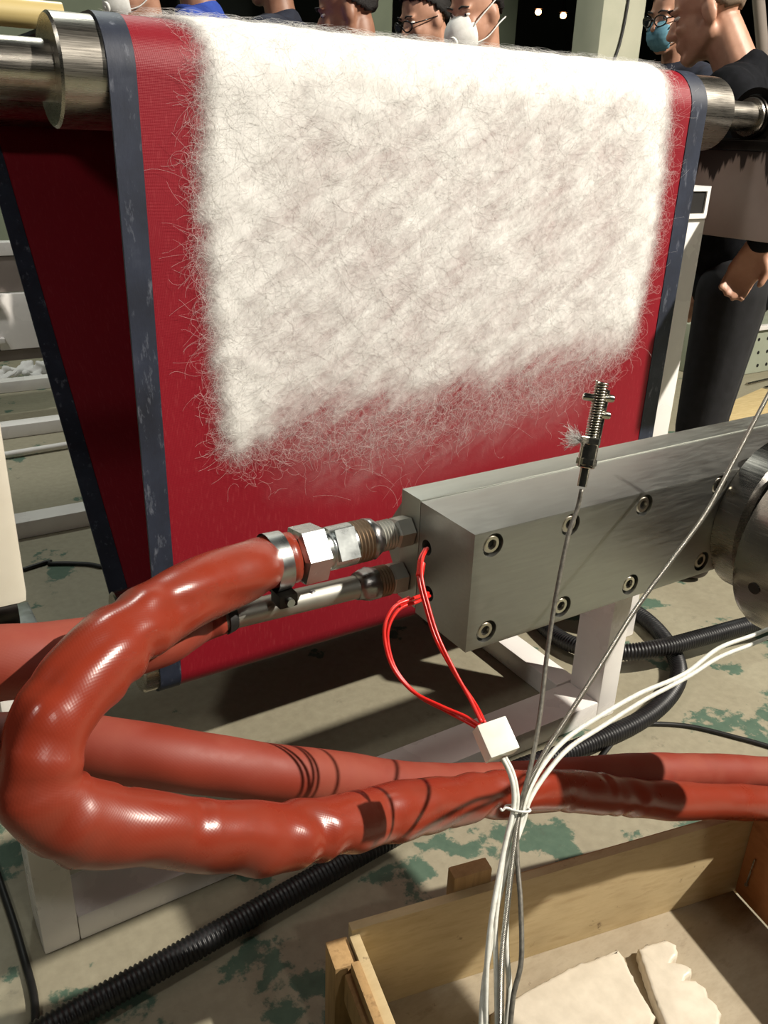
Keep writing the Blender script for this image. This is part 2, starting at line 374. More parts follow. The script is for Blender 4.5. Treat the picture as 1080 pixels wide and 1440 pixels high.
def mat_glass():
    nt = NT('clear_lens'); nt.b.inputs['Base Color'].default_value = (.92, .96, .95, 1); nt.b.inputs['Roughness'].default_value = .03
    g = nt.n('ShaderNodeBsdfGlossy'); g.inputs['Roughness'].default_value = .03; t = nt.n('ShaderNodeBsdfTransparent'); mx = nt.n('ShaderNodeMixShader'); mx.inputs[0].default_value = .12
    nt.l(t.outputs[0], mx.inputs[1]); nt.l(g.outputs[0], mx.inputs[2]); nt.l(mx.outputs[0], nt.out.inputs[0]); return nt.m
M['lens'] = mat_glass()
def mat_emit(c, s):
    nt = NT('lamp_glow'); nt.b.inputs['Emission Color'].default_value = c; nt.b.inputs['Emission Strength'].default_value = s; return nt.m
M['glow'] = mat_emit((1, .42, .16, 1), 14)

# ================================================================== the setting
MB().box(-4, 16, -4, 14, -.1, 0).build('floor', M['floor'], kind='structure')
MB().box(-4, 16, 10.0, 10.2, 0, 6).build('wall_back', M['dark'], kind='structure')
MB().box(-4, 2.05, 6.6, 6.75, 0, 6).build('wall_middle', M['wall'], kind='structure')
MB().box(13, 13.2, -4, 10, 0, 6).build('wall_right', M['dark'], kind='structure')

# ================================================================== collecting conveyor
BX0, BX1, YB = .385, 1.648, 1.35
R_T, Z_T = .077, 1.373; CT = (YB+R_T, Z_T)
R_B = .05; CB = (YB+R_B, .357); CB2 = (1.606, .362)
R_R = .077; CR = (2.52, 1.373)
def hull(pts):
    pts = sorted(map(tuple, pts))
    def half(ps):
        h = []
        for p in ps:
            while len(h) > 1 and (h[-1][0]-h[-2][0])*(p[1]-h[-2][1])-(h[-1][1]-h[-2][1])*(p[0]-h[-2][0]) <= 0: h.pop()
            h.append(p)
        return h
    a = half(pts); b = half(pts[::-1]); return np.array(a[:-1]+b[:-1])
def loop(off):
    th = np.linspace(0, 2*PI, 96, endpoint=False)
    return hull([(c[0]+(r+off)*math.cos(t), c[1]+(r+off)*math.sin(t)) for c, r in ((CT, R_T), (CB, R_B), (CB2, R_B), (CR, R_R)) for t in th])
def band(mb, xs, off0, off1):
    A = loop(off0); n = len(A)
    seg = []
    for i in range(n):                      # subdivide long spans
        a, b = A[i], A[(i+1) % n]; k = max(1, int(np.linalg.norm(b-a)/.05))
        for j in range(k): seg.append(a+(b-a)*j/k)
    A = np.array(seg); n = len(A)
    T = np.roll(A, -1, 0)-np.roll(A, 1, 0); T /= np.linalg.norm(T, axis=1)[:, None]
    O = A+np.stack([T[:, 1], -T[:, 0]], 1)*(off1-off0)      # hull is counter-clockwise: outward normal
    m = len(xs); V = []; F = []
    for L in (O, A):
        for i in range(n): V += [(x, L[i][0], L[i][1]) for x in xs]
    for i in range(n):
        k = (i+1) % n
        for j in range(m-1):
            F.append((i*m+j, i*m+j+1, k*m+j+1, k*m+j)); q = n*m
            F.append((q+i*m+j, q+k*m+j, q+k*m+j+1, q+i*m+j+1))
        q = n*m
        F.append((i*m, k*m, q+k*m, q+i*m)); F.append((i*m+m-1, q+i*m+m-1, q+k*m+m-1, k*m+m-1))
    mb.add(V, F); return mb

conv = thing('collecting_conveyor', (1.0, 1.7, 0), 'red mesh belt with navy edges running over steel rollers on a white tube frame', 'conveyor')
belt = band(MB(), [BX0, BX0+.03, .7, 1.0, 1.3, BX1-.04, BX1], 0, .003).build('belt', M['belt'], conv, 60, label='red woven mesh belt')
for a, b in ((BX0-.004, BX0+.036), (BX1-.046, BX1+.003)):
    band(MB(), [a, b], -.0015, .0045).build('edge_strip', M['strip'], belt, 60, label='navy blue edge tape')
def roller(c, r, x0, x1, s0, s1, sr):
    ro = MB().lathe((x0, c[0], c[1]), (1, 0, 0), [(0, r-.004), (.004, r-.0005), (x1-x0-.004, r-.0005), (x1-x0, r-.004)], 72).build('roller', M['chrome'], conv, 30)
    MB().lathe((s0, c[0], c[1]), (1, 0, 0), [(0, sr), (x0-s0, sr)], 40).build('shaft', M['chrome'], ro, 30)
    MB().lathe((x1, c[0], c[1]), (1, 0, 0), [(0, sr*.78), (s1-x1, sr*.78)], 40).build('shaft', M['chrome'], ro, 30)
roller(CT, R_T, .318, 1.752, .05, 1.99, .041)
roller(CB, R_B, .352, 1.68, .345, 1.86, .02)
roller(CB2, R_B, .37, 1.66, .345, 1.86, .02)
roller(CR, R_R, .34, 1.72, .12, 1.86, .03)
MB().lathe((-.25, 1.78, Z_T+R_T+.0275), (1, 0, 0), [(0, .023), (.68, .023)], 28).build('guide_tube', M['yellow'], conv, 30, label='yellowed plastic guide tube')
MB().box(.235, .262, 1.66, 1.70, 1.33, 1.462).box(.225, .272, 1.655, 1.81, 1.30, 1.335).build('guide_bracket', M['darkmetal'], conv)
# bearings
def bearing(x0, x1, y, z, r, ri):
    b = MB().lathe((x0, y, z), (1, 0, 0), [(0, ri), (0, r*.72), (.012, r*.78), (.012, r), (x1-x0, r), (x1-x0, ri)], 44, caps=False)
    b.box(x0+.008, x1, y-r*1.75, y+r*1.75, z-r*1.12, z-r*.72, bev=.004)
    o = b.build('bearing', M['darkmetal'], conv, 30)
    MB().lathe((x0-.006, y, z), (1, 0, 0), [(0, ri*1.12), (.012, ri*1.2), (.03, ri*1.2)], 36).build('inner_ring', M['chrome'], o, 30)
    return o
bearing(1.905, 1.96, CT[0], CT[1], .064, .037)
# frame: floor beams, posts, rails
def tubebox(name, *b, bev=.006, mat='white_tube'): return MB().box(*b, bev=bev).build(name, M[mat], conv, 40)
tubebox('floor_beam', .15, 1.389, 1.16, 1.262, .001, .056)
tubebox('floor_beam', 1.345, 1.412, 1.263, 2.40, .001, .06)
tubebox('leg', 1.39, 1.45, 1.16, 1.262, .001, .56)
tubebox('floor_beam', -1.2, .92, 2.875, 2.965, .001, .062)
tubebox('leg', 1.697, 1.777, 1.40, 1.50, .001, 1.150)
# hollow tube end above the right leg
hb = MB(); x0, x1, y0, y1, z0, z1 = 1.69, 1.768, 1.392, 1.52, 1.151, 1.222; t = .011
hb.box(x0, x1, y0, y1, z1-t, z1).box(x0, x1, y0, y1, z0, z0+t).box(x0, x0+t, y0, y1, z0+t, z1-t).box(x1-t, x1, y0, y1, z0+t, z1-t)
hb.build('tube_end', M['white_tube'], conv, label='open end of a white square tube')
MB().box(x0+t, x1-t, y0+.004, y1-.01, z0+t, z1-t).build('tube_dark_inside', M['black'], conv)  # added black fill: shade inside the hollow tube put into colour
MB().box(1.86, 1.955, 1.0, 2.45, 1.105, 1.300, bev=.004).build('side_rail', M['drip'], conv, 40, label='stained side rail under the bearing')
MB().box(1.85, 1.957, 1.28, 1.60, 1.301, 1.322, bev=.003).build('bearing_plate', M['darkmetal'], conv, 40)
MB().box(1.862, 1.95, 2.34, 2.42, .001, 1.104, bev=.004).build('leg', M['white_tube'], conv, 40)
# left leg carries a bearing and a post
pz = float(ony(20, 852, 1.16)[2]); sz = pz-.052
pm = MB().box(.082, .150, 1.16, 1.24, pz, 1.285, bev=.012)
pm.build('post', M['cream_tube'], conv, 40, label='cream post above the small bearing')
bearing(.095, .135, 1.19, sz+.035, .030, .018)
MB().box(.055, .162, 1.135, 1.262, sz-.016, sz, bev=.003).build('bearing_seat', M['zinc'], conv, 40)
tubebox('leg', .09, .15, 1.16, 1.262, .001, sz-.017)
for dx in (.066, .148):
    MB().lathe((dx, 1.150, sz), (0, 0, 1), [(0, .009), (.009, .009), (.011, .007)], 6).build('bolt', M['bolt'], conv)

# ================================================================== fibre web on the belt
XLp = np.array([(-.62, .548), (-.60, .540), (-.50, .530), (-.39, .520), (-.25, .512), (-.12, .516), (-.03, .525), (.06, .53), (.14, .50), (.6, .50)])
XRp = np.array([(-.53, 1.50), (-.50, 1.515), (-.35, 1.535), (-.24, 1.545), (-.10, 1.54), (.0, 1.525), (.12, 1.53), (.6, 1.53)])
VBp = np.array([(.50, -.60), (.56, -.60), (.62, -.582), (.68, -.572), (.80, -.595), (.964, -.592), (1.15, -.567), (1.30, -.545), (1.42, -.535), (1.52, -.508), (1.6, -.48)])
def xl(v): return np.interp(v, XLp[:, 0], XLp[:, 1])
def xr(v): return np.interp(v, XRp[:, 0], XRp[:, 1])
def vb(x): return np.interp(x, VBp[:, 0], VBp[:, 1])
RO = R_T+.003
ARC = PI/2*RO
def surf(x, v, off):
    """v<0: down the front face; 0..ARC: over the roller; beyond: along the top span"""
    x, v, off = np.broadcast_arrays(np.asarray(x, float), v, off)
    a = np.clip(v, 0, ARC)/RO; r = RO+off
    y = CT[0]-r*np.cos(a)+np.maximum(v-ARC, 0); z = CT[1]+r*np.sin(a)+np.minimum(v, 0)
    return np.stack([x, y, z], -1)
def sm(e0, e1, t): t = np.clip((t-e0)/(e1-e0), 0, 1); return t*t*(3-2*t)
_wn = [(rng.uniform(20, 130), rng.uniform(0, 6.28)) for _ in range(8)]
def jag(u): return sum(np.sin(k*u+p) for k, p in _wn)/8
def density(x, v):
    dl = x-xl(v)+.008*jag(v); dr = xr(v)-x+.008*jag(v+3); db = v-vb(x)+.012*jag(x*1.3+1)
    side = np.minimum(sm(-.026, .028, dl), sm(-.026, .028, dr))
    wide = sm(.5, .75, x)*sm(1.62, 1.40, x)
    soft = .03+.11*wide
    bot = sm(-.035, soft, db)
    core = .72+.24*np.exp(-(np.maximum(dl, 0)/.10)**2)+.2*np.exp(-(np.maximum(dr, 0)/.09)**2)+.2*sm(-.10, .06, v)
    haze_veil = .13*sm(-.17, .0, db)*sm(.02, .2, dl)*sm(.02, .2, dr)  # faint haze in front of the belt, painted as thin sheet density
    return np.clip(np.maximum(side*bot*core, haze_veil), 0, 1)
web = thing('fibre_web', (1.03, YB, Z_T), 'fluffy white fibre web clinging to the front of the red belt', 'fibre web')
gx = np.linspace(.44, 1.61, 190); gv = np.linspace(-.80, .62, 240); X_, V_ = np.meshgrid(gx, gv)
D_ = density(X_, V_)
bumpy = rng.random((61, 50)); iy = np.linspace(0, 58, 240); ix = np.linspace(0, 47, 190)
b0 = bumpy[np.floor(iy).astype(int)][:, np.floor(ix).astype(int)]
for _ in range(6): b0 = (b0+np.roll(b0, 1, 0)+np.roll(b0, -1, 0)+np.roll(b0, 1, 1)+np.roll(b0, -1, 1))/5
off = .0030+D_*(.001+.006*b0)
VV = surf(X_, V_, off).reshape(-1, 3)-np.array(wloc(web))
F = [(i*190+j, i*190+j+1, (i+1)*190+j+1, (i+1)*190+j) for i in range(239) for j in range(189) if D_[i:i+2, j:j+2].max() > .004]
me = bpy.data.meshes.new('web_sheet'); me.from_pydata(VV.tolist(), [], F)
at_ = me.attributes.new('web_thickness', 'FLOAT', 'POINT'); at_.data.foreach_set('value', D_.ravel().astype(np.float32))
sheet = mkobj('web_sheet', me, M['web'], web, 180)
def fibres(name, n, npt, mode, rad):
    # mode 0: all over, 1: side and bottom edges (curly)
    out = []
    x = rng.uniform(.47, 1.58, n*6); v = rng.uniform(-.72, .35, n*6); d = density(x, v)
    if mode == 0: keep = rng.random(n*6) < d*.9+.0
    else:
        dl = np.abs(x-xl(v)); dr = np.abs(x-xr(v)); db = np.abs(v-vb(x))
        e = np.maximum(np.maximum(np.exp(-(dl/.018)**2), .9*np.exp(-(dr/.016)**2))*(v > vb(x)-.01), .4*np.exp(-(db/.045)**2)*(x > xl(v))*(x < xr(v)))
        keep = rng.random(n*6) < e
    x, v = x[keep][:n], v[keep][:n]; n = len(x)
    L = rng.uniform(.03, .10, n) if mode == 0 else rng.uniform(.018, .06, n)
    th = np.where(rng.random(n) < .6, rng.normal(.5, .5, n), rng.uniform(0, PI, n))+PI*(rng.random(n) < .5)
    if mode == 1: th = rng.uniform(0, 2*PI, n)
    kap = rng.normal(0, 14 if mode == 0 else 55, n); dk = rng.normal(0, 160 if mode == 0 else 420, n)
    o0 = rng.uniform(.004, .014, n) if mode == 0 else rng.uniform(.001, .010, n)
    ow = rng.uniform(0, 6.28, n); P = np.zeros((n, npt, 3))
    ds = L/(npt-1)
    for i in range(npt):
        o = np.maximum(.0008, o0+.003*np.sin(ow+i*.5)); P[:, i] = surf(x, v, o)
        x = x+np.cos(th)*ds; v = v+np.sin(th)*ds; th = th+(kap+dk*(i/npt-.5)*.4)*ds
    T = np.gradient(P, axis=1); T /= np.linalg.norm(T, axis=2)[..., None]+1e-9
    nrm = np.array([0, -1, .35]); nrm /= np.linalg.norm(nrm)
    A = np.cross(T, nrm); A /= np.linalg.norm(A, axis=2)[..., None]+1e-9; B = np.cross(T, A)
    rr = rad*rng.uniform(.6, 1.2, n)[:, None, None]
    V = np.concatenate([(P+rr*(math.cos(q)*A+math.sin(q)*B))[:, :, None] for q in (0, 2.094, 4.189)], 2)   # n,npt,3,3
    V = V.reshape(-1, 3)-np.array(wloc(web))
    i0 = (np.arange(n)[:, None, None]*npt+np.arange(npt-1)[None, :, None])*3; j = np.arange(3)[None, None]; k = (np.arange(3)+1)[None, None] % 3
    Q = np.stack([i0+j, i0+k, i0+3+k, i0+3+j], -1).reshape(-1, 4)
    me = bpy.data.meshes.new(name); me.vertices.add(len(V)); me.vertices.foreach_set('co', V.ravel())
    me.loops.add(Q.size); me.loops.foreach_set('vertex_index', Q.ravel()); me.polygons.add(len(Q))
    me.polygons.foreach_set('loop_start', np.arange(0, Q.size, 4)); me.update(calc_edges=True)
    return mkobj(name, me, M['fibre'], web, 180, kind='stuff', label=('loose white fibres' if mode == 0 else 'curly stray fibres along the web edges'))
fibres('loose_fibres', 9000, 9, 0, .00010)
fibres('edge_fibres', 11000, 12, 1, .00011)
# a tiny tuft of fluff caught on the probe is built with the probe below

# ================================================================== spinning die block
die = thing('extrusion_die', (1.0, .78, .717), 'long ground-steel die block with countersunk bolts and round inlet coupling', 'die block')
dx0, dx1, dy0, dy1, dz0, dz1 = .578, 1.72, .70, .812, .718, .880
sock = [(.607, .861), (.732, .861), (.866, .862), (1.020, .864), (.609, .739), (.736, .739), (.864, .740), (1.014, .740)]
sock = [(x, min(max(z, .740), .860)) for x, z in sock]+[(1.30, .858), (1.30, .741), (1.45, .858), (1.45, .741), (1.6, .858), (1.6, .741)]
def faced_plate():
    # body with real counterbores: front face is cut by circular pockets
    b = bmesh.new()
    me = bpy.data.meshes.new('t'); mb = MB().box(dx0, dx1, dy0, dy1, dz0, dz1, bev=.0012)
    body = mb.build('block_body', M['block'], die, 30)
    cut = MB()
    for x, z in sock: cut.lathe((x, dy0-.02, z), (0, 1, 0), [(0, .0155), (.033, .0155)], 28)
    cut.lathe((dx0-.02, .794, .823), (1, 0, 0), [(0, .0105), (.06, .0105)], 20)
    cut.lathe((dx0-.02, .784, .761), (1, 0, 0), [(0, .0105), (.06, .0105)], 20)
    co = cut.build('t_cut', M['black'], die)
    md = body.modifiers.new('b', 'BOOLEAN'); md.operation = 'DIFFERENCE'; md.object = co; md.solver = 'EXACT'
    dg = bpy.context.evaluated_depsgraph_get(); nm = bpy.data.meshes.new_from_object(body.evaluated_get(dg))
    body.modifiers.clear(); body.data = nm; nm.set_sharp_from_angle(angle=math.radians(25))
    bpy.data.objects.remove(co); b.free(); return body
body = faced_plate()
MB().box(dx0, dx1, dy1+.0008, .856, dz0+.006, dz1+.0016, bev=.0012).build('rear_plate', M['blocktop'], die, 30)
# nose towards the belt
MB().add([(dx0+.004, .857, .735), (dx0+.004, .857, .865), (dx0+.004, .90, .806), (dx0+.004, .90, .794), (dx1-.004, .857, .735), (dx1-.004, .857, .865), (dx1-.004, .90, .806), (dx1-.004, .90, .794)],
         [(0, 1, 2, 3), (7, 6, 5, 4), (1, 5, 6, 2), (0, 3, 7, 4), (2, 6, 7, 3), (0, 4, 5, 1)]).build('nose', M['block'], die)
bm0 = None
for x, z in sock:
    if x > 1.04: continue
    hx = MB().lathe((x, dy0+.0125, z), (0, -1, 0), [(0, .0118), (.0085, .0118), (.0105, .0104), (.0105, .0066), (.0045, .006), (.0045, .0004)], 30)
    bo = hx.build('socket_bolt', M['bolt'], die, 30)
    MB().lathe((x, dy0+.0075, z), (0, -1, 0), [(0, .0063), (.0009, .0063)], 6).build('hex_socket', M['black'], bo)
fl = MB().lathe((1.145, dy0-.0005, .793), (0, -1, 0), [(0, .122), (.038, .122), (.046, .114), (.046, .02)], 72).build('flange', M['coupling'], die, 30)
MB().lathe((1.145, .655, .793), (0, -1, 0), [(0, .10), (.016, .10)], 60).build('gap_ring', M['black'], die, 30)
MB().lathe((1.125, .640, .780), (0, -1, 0), [(0, .120), (.006, .132), (.02, .138), (.20, .138), (.21, .130), (.21, .02)], 80).build('coupling', M['coupling'], die, 30)
ph = math.radians(200)
cpl = bpy.data.objects['coupling']
hp = np.array([1.125+.1375*math.cos(math.radians(192)), .595, .780+.1375*math.sin(math.radians(192))])
MB().lathe(hp+np.array([.004, 0, .001]), (math.cos(math.radians(192)), 0, math.sin(math.radians(192))), [(0, .0085), (.0058, .0085)], 20).build('spanner_hole', M['black'], cpl)
MB().lathe((1.125, .43, .780), (0, -1, 0), [(0, .085), (.75, .085)], 48).build('barrel', M['coupling'], die, 30)
MB().box(1.06, 1.19, -.28, -.16, .002, .72, bev=.006).build('barrel_stand', M['grey'], die, 40)

# ================================================================== hose assemblies
UY, UZ = .836, .831
hoseA = thing('sleeved_hose', (.40, UY, UZ), 'red sleeved hose with hex union and steel clamp, looping at the front left', 'hose')
def thread(x0, x1, r, pitch=.0045):
    p = []; x = x0; i = 0
    while x < x1: p.append((x-x0, r if i % 2 else r-.0016)); x += pitch/2; i += 1
    return p
o3 = lambda x, y=UY, z=UZ: (x, y, z)
MB().lathe(o3(.552), (1, 0, 0), [(0, .0175), (.004, .021), (.0245, .021)], 6, phase=.3).build('end_fitting', M['pipe'], hoseA)
MB().lathe(o3(.528), (1, 0, 0), thread(.528, .552, .0205), 28).build('thread', M['pipe'], hoseA, 60)
MB().tube([o3(.511), o3(.516), o3(.522), o3(.529)], [.024, .0265, .0255, .021], 24, True, wrinkle(3, .14, 900, 8, 7)).build('weld_bead', M['weld'], hoseA, 180)
MB().lathe(o3(.488), (1, 0, 0), thread(.488, .512, .0275, .0052), 32).build('thread', M['rust'], hoseA, 60)
un = MB().lathe(o3(.448), (1, 0, 0), [(0, .0255), (.006, .0255), (.008, .0275), (.041, .0275)], 40).build('union_body', M['zinc'], hoseA, 30)
MB().box(-.0135, .0135, -.0285, .0285, -.0195, .0195, R=[[1, 0, 0], [0, .87, .5], [0, -.5, .87]], c=o3(.472)).build('wrench_flat', M['zinc'], un)
MB().lathe(o3(.411), (1, 0, 0), [(0, .030), (.004, .0375), (.034, .0375), (.038, .031)], 6, phase=.35).build('hex_nut', M['zinc'], hoseA)
MB().lathe(o3(.395), (1, 0, 0), [(0, .024), (.02, .024)], 32).build('ferrule', M['darkmetal'], hoseA, 30)
# sleeve
dA = [(404, 786, 1.004), (383, 791, .988), (350, 803, .955), (300, 822, .905), (240, 850, .85), (165, 902, .785), (98, 975, .735), (60, 1045, .71), (52, 1100, .705), (80, 1142, .715), (140, 1160, .74), (220, 1166, .77), (310, 1177, .81), (400, 1172, .865), (490, 1155, .93), (580, 1138, 1.01), (680, 1120, 1.12), (800, 1112, 1.23), (930, 1125, 1.36), (1100, 1131, 1.54), (1300, 1150, 1.75)]
PA = spline([o3(.408), o3(.388), o3(.365)]+[at(*p) for p in dA[2:]], 330); LA = np.linspace(0, 1, 330)
radA = np.interp(LA, [0, .02, .08, .2, .32, .42, .55, .75, 1], [.0315, .033, .0345, .036, .0335, .0315, .030, .030, .030])
wa1 = wrinkle(11, .07, 34, 9, 2); wa2 = wrinkle(12, .05, 95, 9, 4)
_rd = np.random.default_rng(31)
DENTS = [(_rd.uniform(.22, 1.5), _rd.uniform(0, 2*PI), _rd.uniform(.05, .15), _rd.uniform(.008, .022), _rd.uniform(.5, 1.1), _rd.uniform(-30, 30)) for _ in range(46)]+[(_rd.uniform(.36, .62), _rd.uniform(0, 2*PI), _rd.uniform(.06, .13), _rd.uniform(.007, .014), _rd.uniform(.6, 1.2), _rd.uniform(-40, 40)) for _ in range(20)]
def wA(s, t):
    z = np.interp(s, [0, .05, .12, .35, .55, 1.0, 3], [.0, .05, .6, 1.7, 2.4, 2.2, 1.0])
    fold = -.10*np.exp(-((np.mod(t-1.4*s*6, 2*PI)-PI)/.35)**2)*np.interp(s, [0, .12, .3, .6, .8], [0, 1, 1, .6, 0])
    dent = 0
    for s0, t0, dp, ws, wt, sk in DENTS:
        dt = np.mod(t-t0-sk*(s-s0)+PI, 2*PI)-PI; ds_ = s-s0
        dent = dent-dp*np.exp(-(ds_/ws)**2-(dt/wt)**2)+.55*dp*np.exp(-((ds_-1.5*ws)/ws)**2-(dt/wt)**2)
    return z*(wa1(s, t)+wa2(s, t)*.8)+fold+dent
sl = MB().tube(PA, radA, 40, True, wA); sl.build('sleeve', M['sleeve'], hoseA, 180, label='shiny red silicone sleeve')
cl = MB().lathe(np.array(o3(.396)), (-1, -.0, -.03), [(0, .0358), (.0205, .0368)], 48, caps=False).lathe(np.array(o3(.396)), (-1, 0, -.03), [(0, .0348), (.0205, .0358)], 48, caps=False)
cl = cl.build('hose_clamp', M['zinc'], hoseA, 40)
cb = MB().box(.374, .398, UY-.036, UY-.010, UZ-.046, UZ-.029, bev=.003); cb.build('screw_housing', M['darkmetal'], cl, 30)
MB().lathe((.386, UY-.042, UZ-.037), (0, 1, 0), [(0, .0052), (.006, .0052), (.006, .0038), (.036, .0038)], 12).build('clamp_screw', M['zinc'], cl, 40)

LY, LZ = .847, .757
hoseB = thing('sleeved_hose', (.40, LY, LZ), 'red sleeved hose pushed over the galvanised pipe, leaving the picture at left', 'hose')
l3 = lambda x: (x, LY, LZ+(.578-x)*.03)
MB().tube([l3(.24), l3(.32), l3(.42), l3(.52)], .0158, 28).build('pipe', M['pipe'], hoseB, 60, label='galvanised steel pipe')
MB().tube([l3(.505), l3(.514), l3(.524), l3(.534)], [.0170, .0205, .0222, .0215], 26, True, wrinkle(5, .16, 800, 9, 7)).build('weld_bead', M['weld'], hoseB, 180)
MB().lathe(l3(.532), (1, 0, -.03), thread(.532, .556, .0215), 28).build('thread', M['rust'], hoseB, 60)
MB().lathe(l3(.554), (1, 0, -.03), [(0, .020), (.003, .0225), (.0225, .0225)], 6, phase=.1).build('end_fitting', M['pipe'], hoseB)
for x, dz in ((.405, .0158), (.437, .0156)):
    MB().ell((x, LY-.006, LZ+dz+.001), (.006, .005, .0022), 10, 6).build('weld_spatter', M['weld'], hoseB, 180)
dB0 = [l3(.335), l3(.30), l3(.25)]
dB = [tuple(l3(.322)), tuple(l3(.285))]+[tuple(at(*p)) for p in [(225, 893, .905), (150, 912, .86), (70, 925, .82), (-20, 935, .79), (-110, 965, .78), (-160, 1020, .80), (-120, 1060, .84), (-20, 1052, .87), (80, 1050, .89), (160, 1056, .90), (260, 1070, .92), (380, 1086, .97), (480, 1096, 1.04), (580, 1106, 1.13), (660, 1106, 1.21), (740, 1100, 1.27), (830, 1092, 1.34), (940, 1084, 1.44), (1100, 1088, 1.60), (1300, 1100, 1.80)]]
PB = spline(dB, 330); LB = np.linspace(0, 1, 330)
radB = np.interp(LB, [0, .02, .06, .2, .3, .5, .7, 1], [.019, .026, .034, .037, .033, .032, .030, .030])
wb1 = wrinkle(21, .05, 30, 9, 2); wb2 = wrinkle(22, .03, 90, 9, 4)
MB().tube(PB, radB, 40, True, lambda s, t: wb1(s, t)+wb2(s, t)).build('sleeve', M['sleeve_d'], hoseB, 180, label='dusty red silicone sleeve')
MB().lathe(l3(.335), (-1, 0, .03), [(0, .0165), (.004, .0185), (.012, .0205)], 24).build('sleeve_tape', M['black'], hoseB, 60)

# ================================================================== heater leads and connector
lead = thing('heater_lead', at(697, 1037, .86), 'red heater wires from the die end into a white ceramic terminal block', 'wire')
DW = [[(601, 771, .985), (594, 786, .965), (593, 812, .95), (602, 850, .94), (616, 895, .93), (640, 945, .915), (662, 985, .90), (677, 1016, .885)],
      [(598, 772, .985), (590, 788, .967), (589, 815, .955), (598, 853, .945), (613, 899, .935), (642, 951, .92), (668, 990, .905), (682, 1017, .885)],
      [(602, 834, .985), (580, 842, .955), (556, 852, .94), (543, 873, .93), (541, 900, .925), (552, 938, .92), (580, 972, .915), (620, 993, .905), (655, 1008, .895), (677, 1022, .885)],
      [(604, 838, .985), (585, 847, .958), (562, 856, .945), (547, 880, .935), (546, 908, .93), (558, 944, .925), (588, 978, .92), (628, 1000, .91), (658, 1016, .895), (675, 1026, .885)]]
for d in DW: MB().tube(path(d, 60), .0021, 10).build('red_wire', M['redwire'], lead, 180)
for a, b in (((593, 792, .964), (590, 810, .956)), ((576, 843, .956), (560, 851, .946))):
    MB().tube(np.array([at(*a), at(*b)]), .0044, 14).build('heat_shrink', M['redwire'], lead, 60)
# ceramic block: oriented box, faces the camera
cc = at(697, 1040, .872); ez = at(664, 998, .89)-at(683, 1046, .878); ez = at(690, 1010, .885)-at(712, 1060, .868); ez /= np.linalg.norm(ez)
ex = at(716, 1028, .88)-at(676, 1046, .868); ex -= ez*(ex@ez); ex /= np.linalg.norm(ex); ey = np.cross(ez, ex)
Rb = np.stack([ex, ey, ez], 1)
cer = MB().box(-.0165, .0165, -.011, .011, -.0175, .0175, R=Rb, c=cc, bev=.0018).build('terminal_block', M['ceramic'], lead, 30, label='white ceramic terminal block')
for sx in (-.008, .008):
    for sy in (-.004, .004):
        MB().lathe(cc+Rb@np.array([sx, sy, .0172]), ez, [(0, .0026), (.0006, .0026)], 12).build('terminal_hole', M['brownpanel'], cer)
for k, d in enumerate([[(706, 1066, .868), (716, 1085, .865), (722, 1108, .86), (722, 1137, .855), (712, 1180, .845), (702, 1230, .83), (690, 1300, .81), (684, 1370, .80), (684, 1460, .79)],
          [(710, 1065, .87), (720, 1084, .866), (726, 1108, .862), (727, 1137, .857), (716, 1180, .85), (706, 1230, .835), (697, 1300, .815), (698, 1370, .80), (700, 1460, .79)]]):
    MB().tube(path(d, 60), .0026, 10).build('white_wire', M['whitewire'], lead, 180)
# pair of white wires from the right
pw = thing('white_cable', at(900, 965, .95), 'pair of white cloth-covered wires running in from the right edge', 'cable')
for d in [[(1110, 872, 1.12), (1060, 893, 1.09), (1010, 912, 1.06), (962, 948, 1.02), (900, 975, .985), (842, 1008, .945), (795, 1040, .915), (762, 1078, .89), (740, 1120, .868), (733, 1150, .86), (722, 1200, .845), (714, 1260, .83), (712, 1330, .81), (716, 1390, .80), (710, 1460, .79)],
          [(1110, 884, 1.12), (1060, 905, 1.09), (1010, 925, 1.06), (965, 953, 1.02), (905, 985, .985), (846, 1022, .945), (800, 1052, .915), (768, 1088, .89), (744, 1126, .868), (736, 1155, .86), (718, 1205, .842), (700, 1270, .825), (690, 1330, .808), (680, 1390, .80), (676, 1460, .79)]]:
    MB().tube(path(d, 110), .0027, 10).build('white_wire', M['whitewire'], pw, 180)
# braided steel cable
bc = thing('braided_cable', at(900, 850, .98), 'thin braided steel cable slanting across the die from the right edge', 'cable')
MB().tube(path([(1110, 500, 1.10), (1070, 575, 1.08), (1032, 648, 1.05), (992, 722, 1.025), (943, 790, 1.0), (893, 858, .975), (845, 935, .95), (800, 1005, .92), (765, 1060, .89), (742, 1105, .866), (731, 1140, .858), (722, 1200, .84), (714, 1270, .82), (706, 1350, .80), (704, 1460, .785)], 150), .0028, 10).build('braided_sheath', M['braid'], bc, 180)
# probe with spring, nuts and cable
pr = thing('thermocouple_probe', at(820, 685, .93), 'nickel-plated bayonet probe with a spring and two nuts above the die', 'probe')
p0, p1 = at(818, 684, .93), at(847, 537, .915); ax = (p1-p0); PL = np.linalg.norm(ax); ax /= PL
side = np.cross(ax, _fwd); side /= np.linalg.norm(side)
ps = lambda t, s=0, f=0: p0+ax*PL*t+side*s-_fwd*f
MB().lathe(ps(0), ax, [(0, .0052), (.02, .0052), (.026, .0056), (.028, .0066), (.032, .0066)], 24).build('tail_tube', M['probe'], pr, 30)
MB().lathe(ps(.18), ax, [(0, .0088), (.001, .0098), (.026, .0098), (.027, .0088)], 24).build('barrel', M['probe'], pr, 30)
for t in (.20, .40):
    MB().lathe(ps(t), ax, [(0, .0098), (.0012, .0112), (.0075, .0112), (.0087, .0098)], 6, phase=.2+t).build('hex_nut', M['probe'], pr)
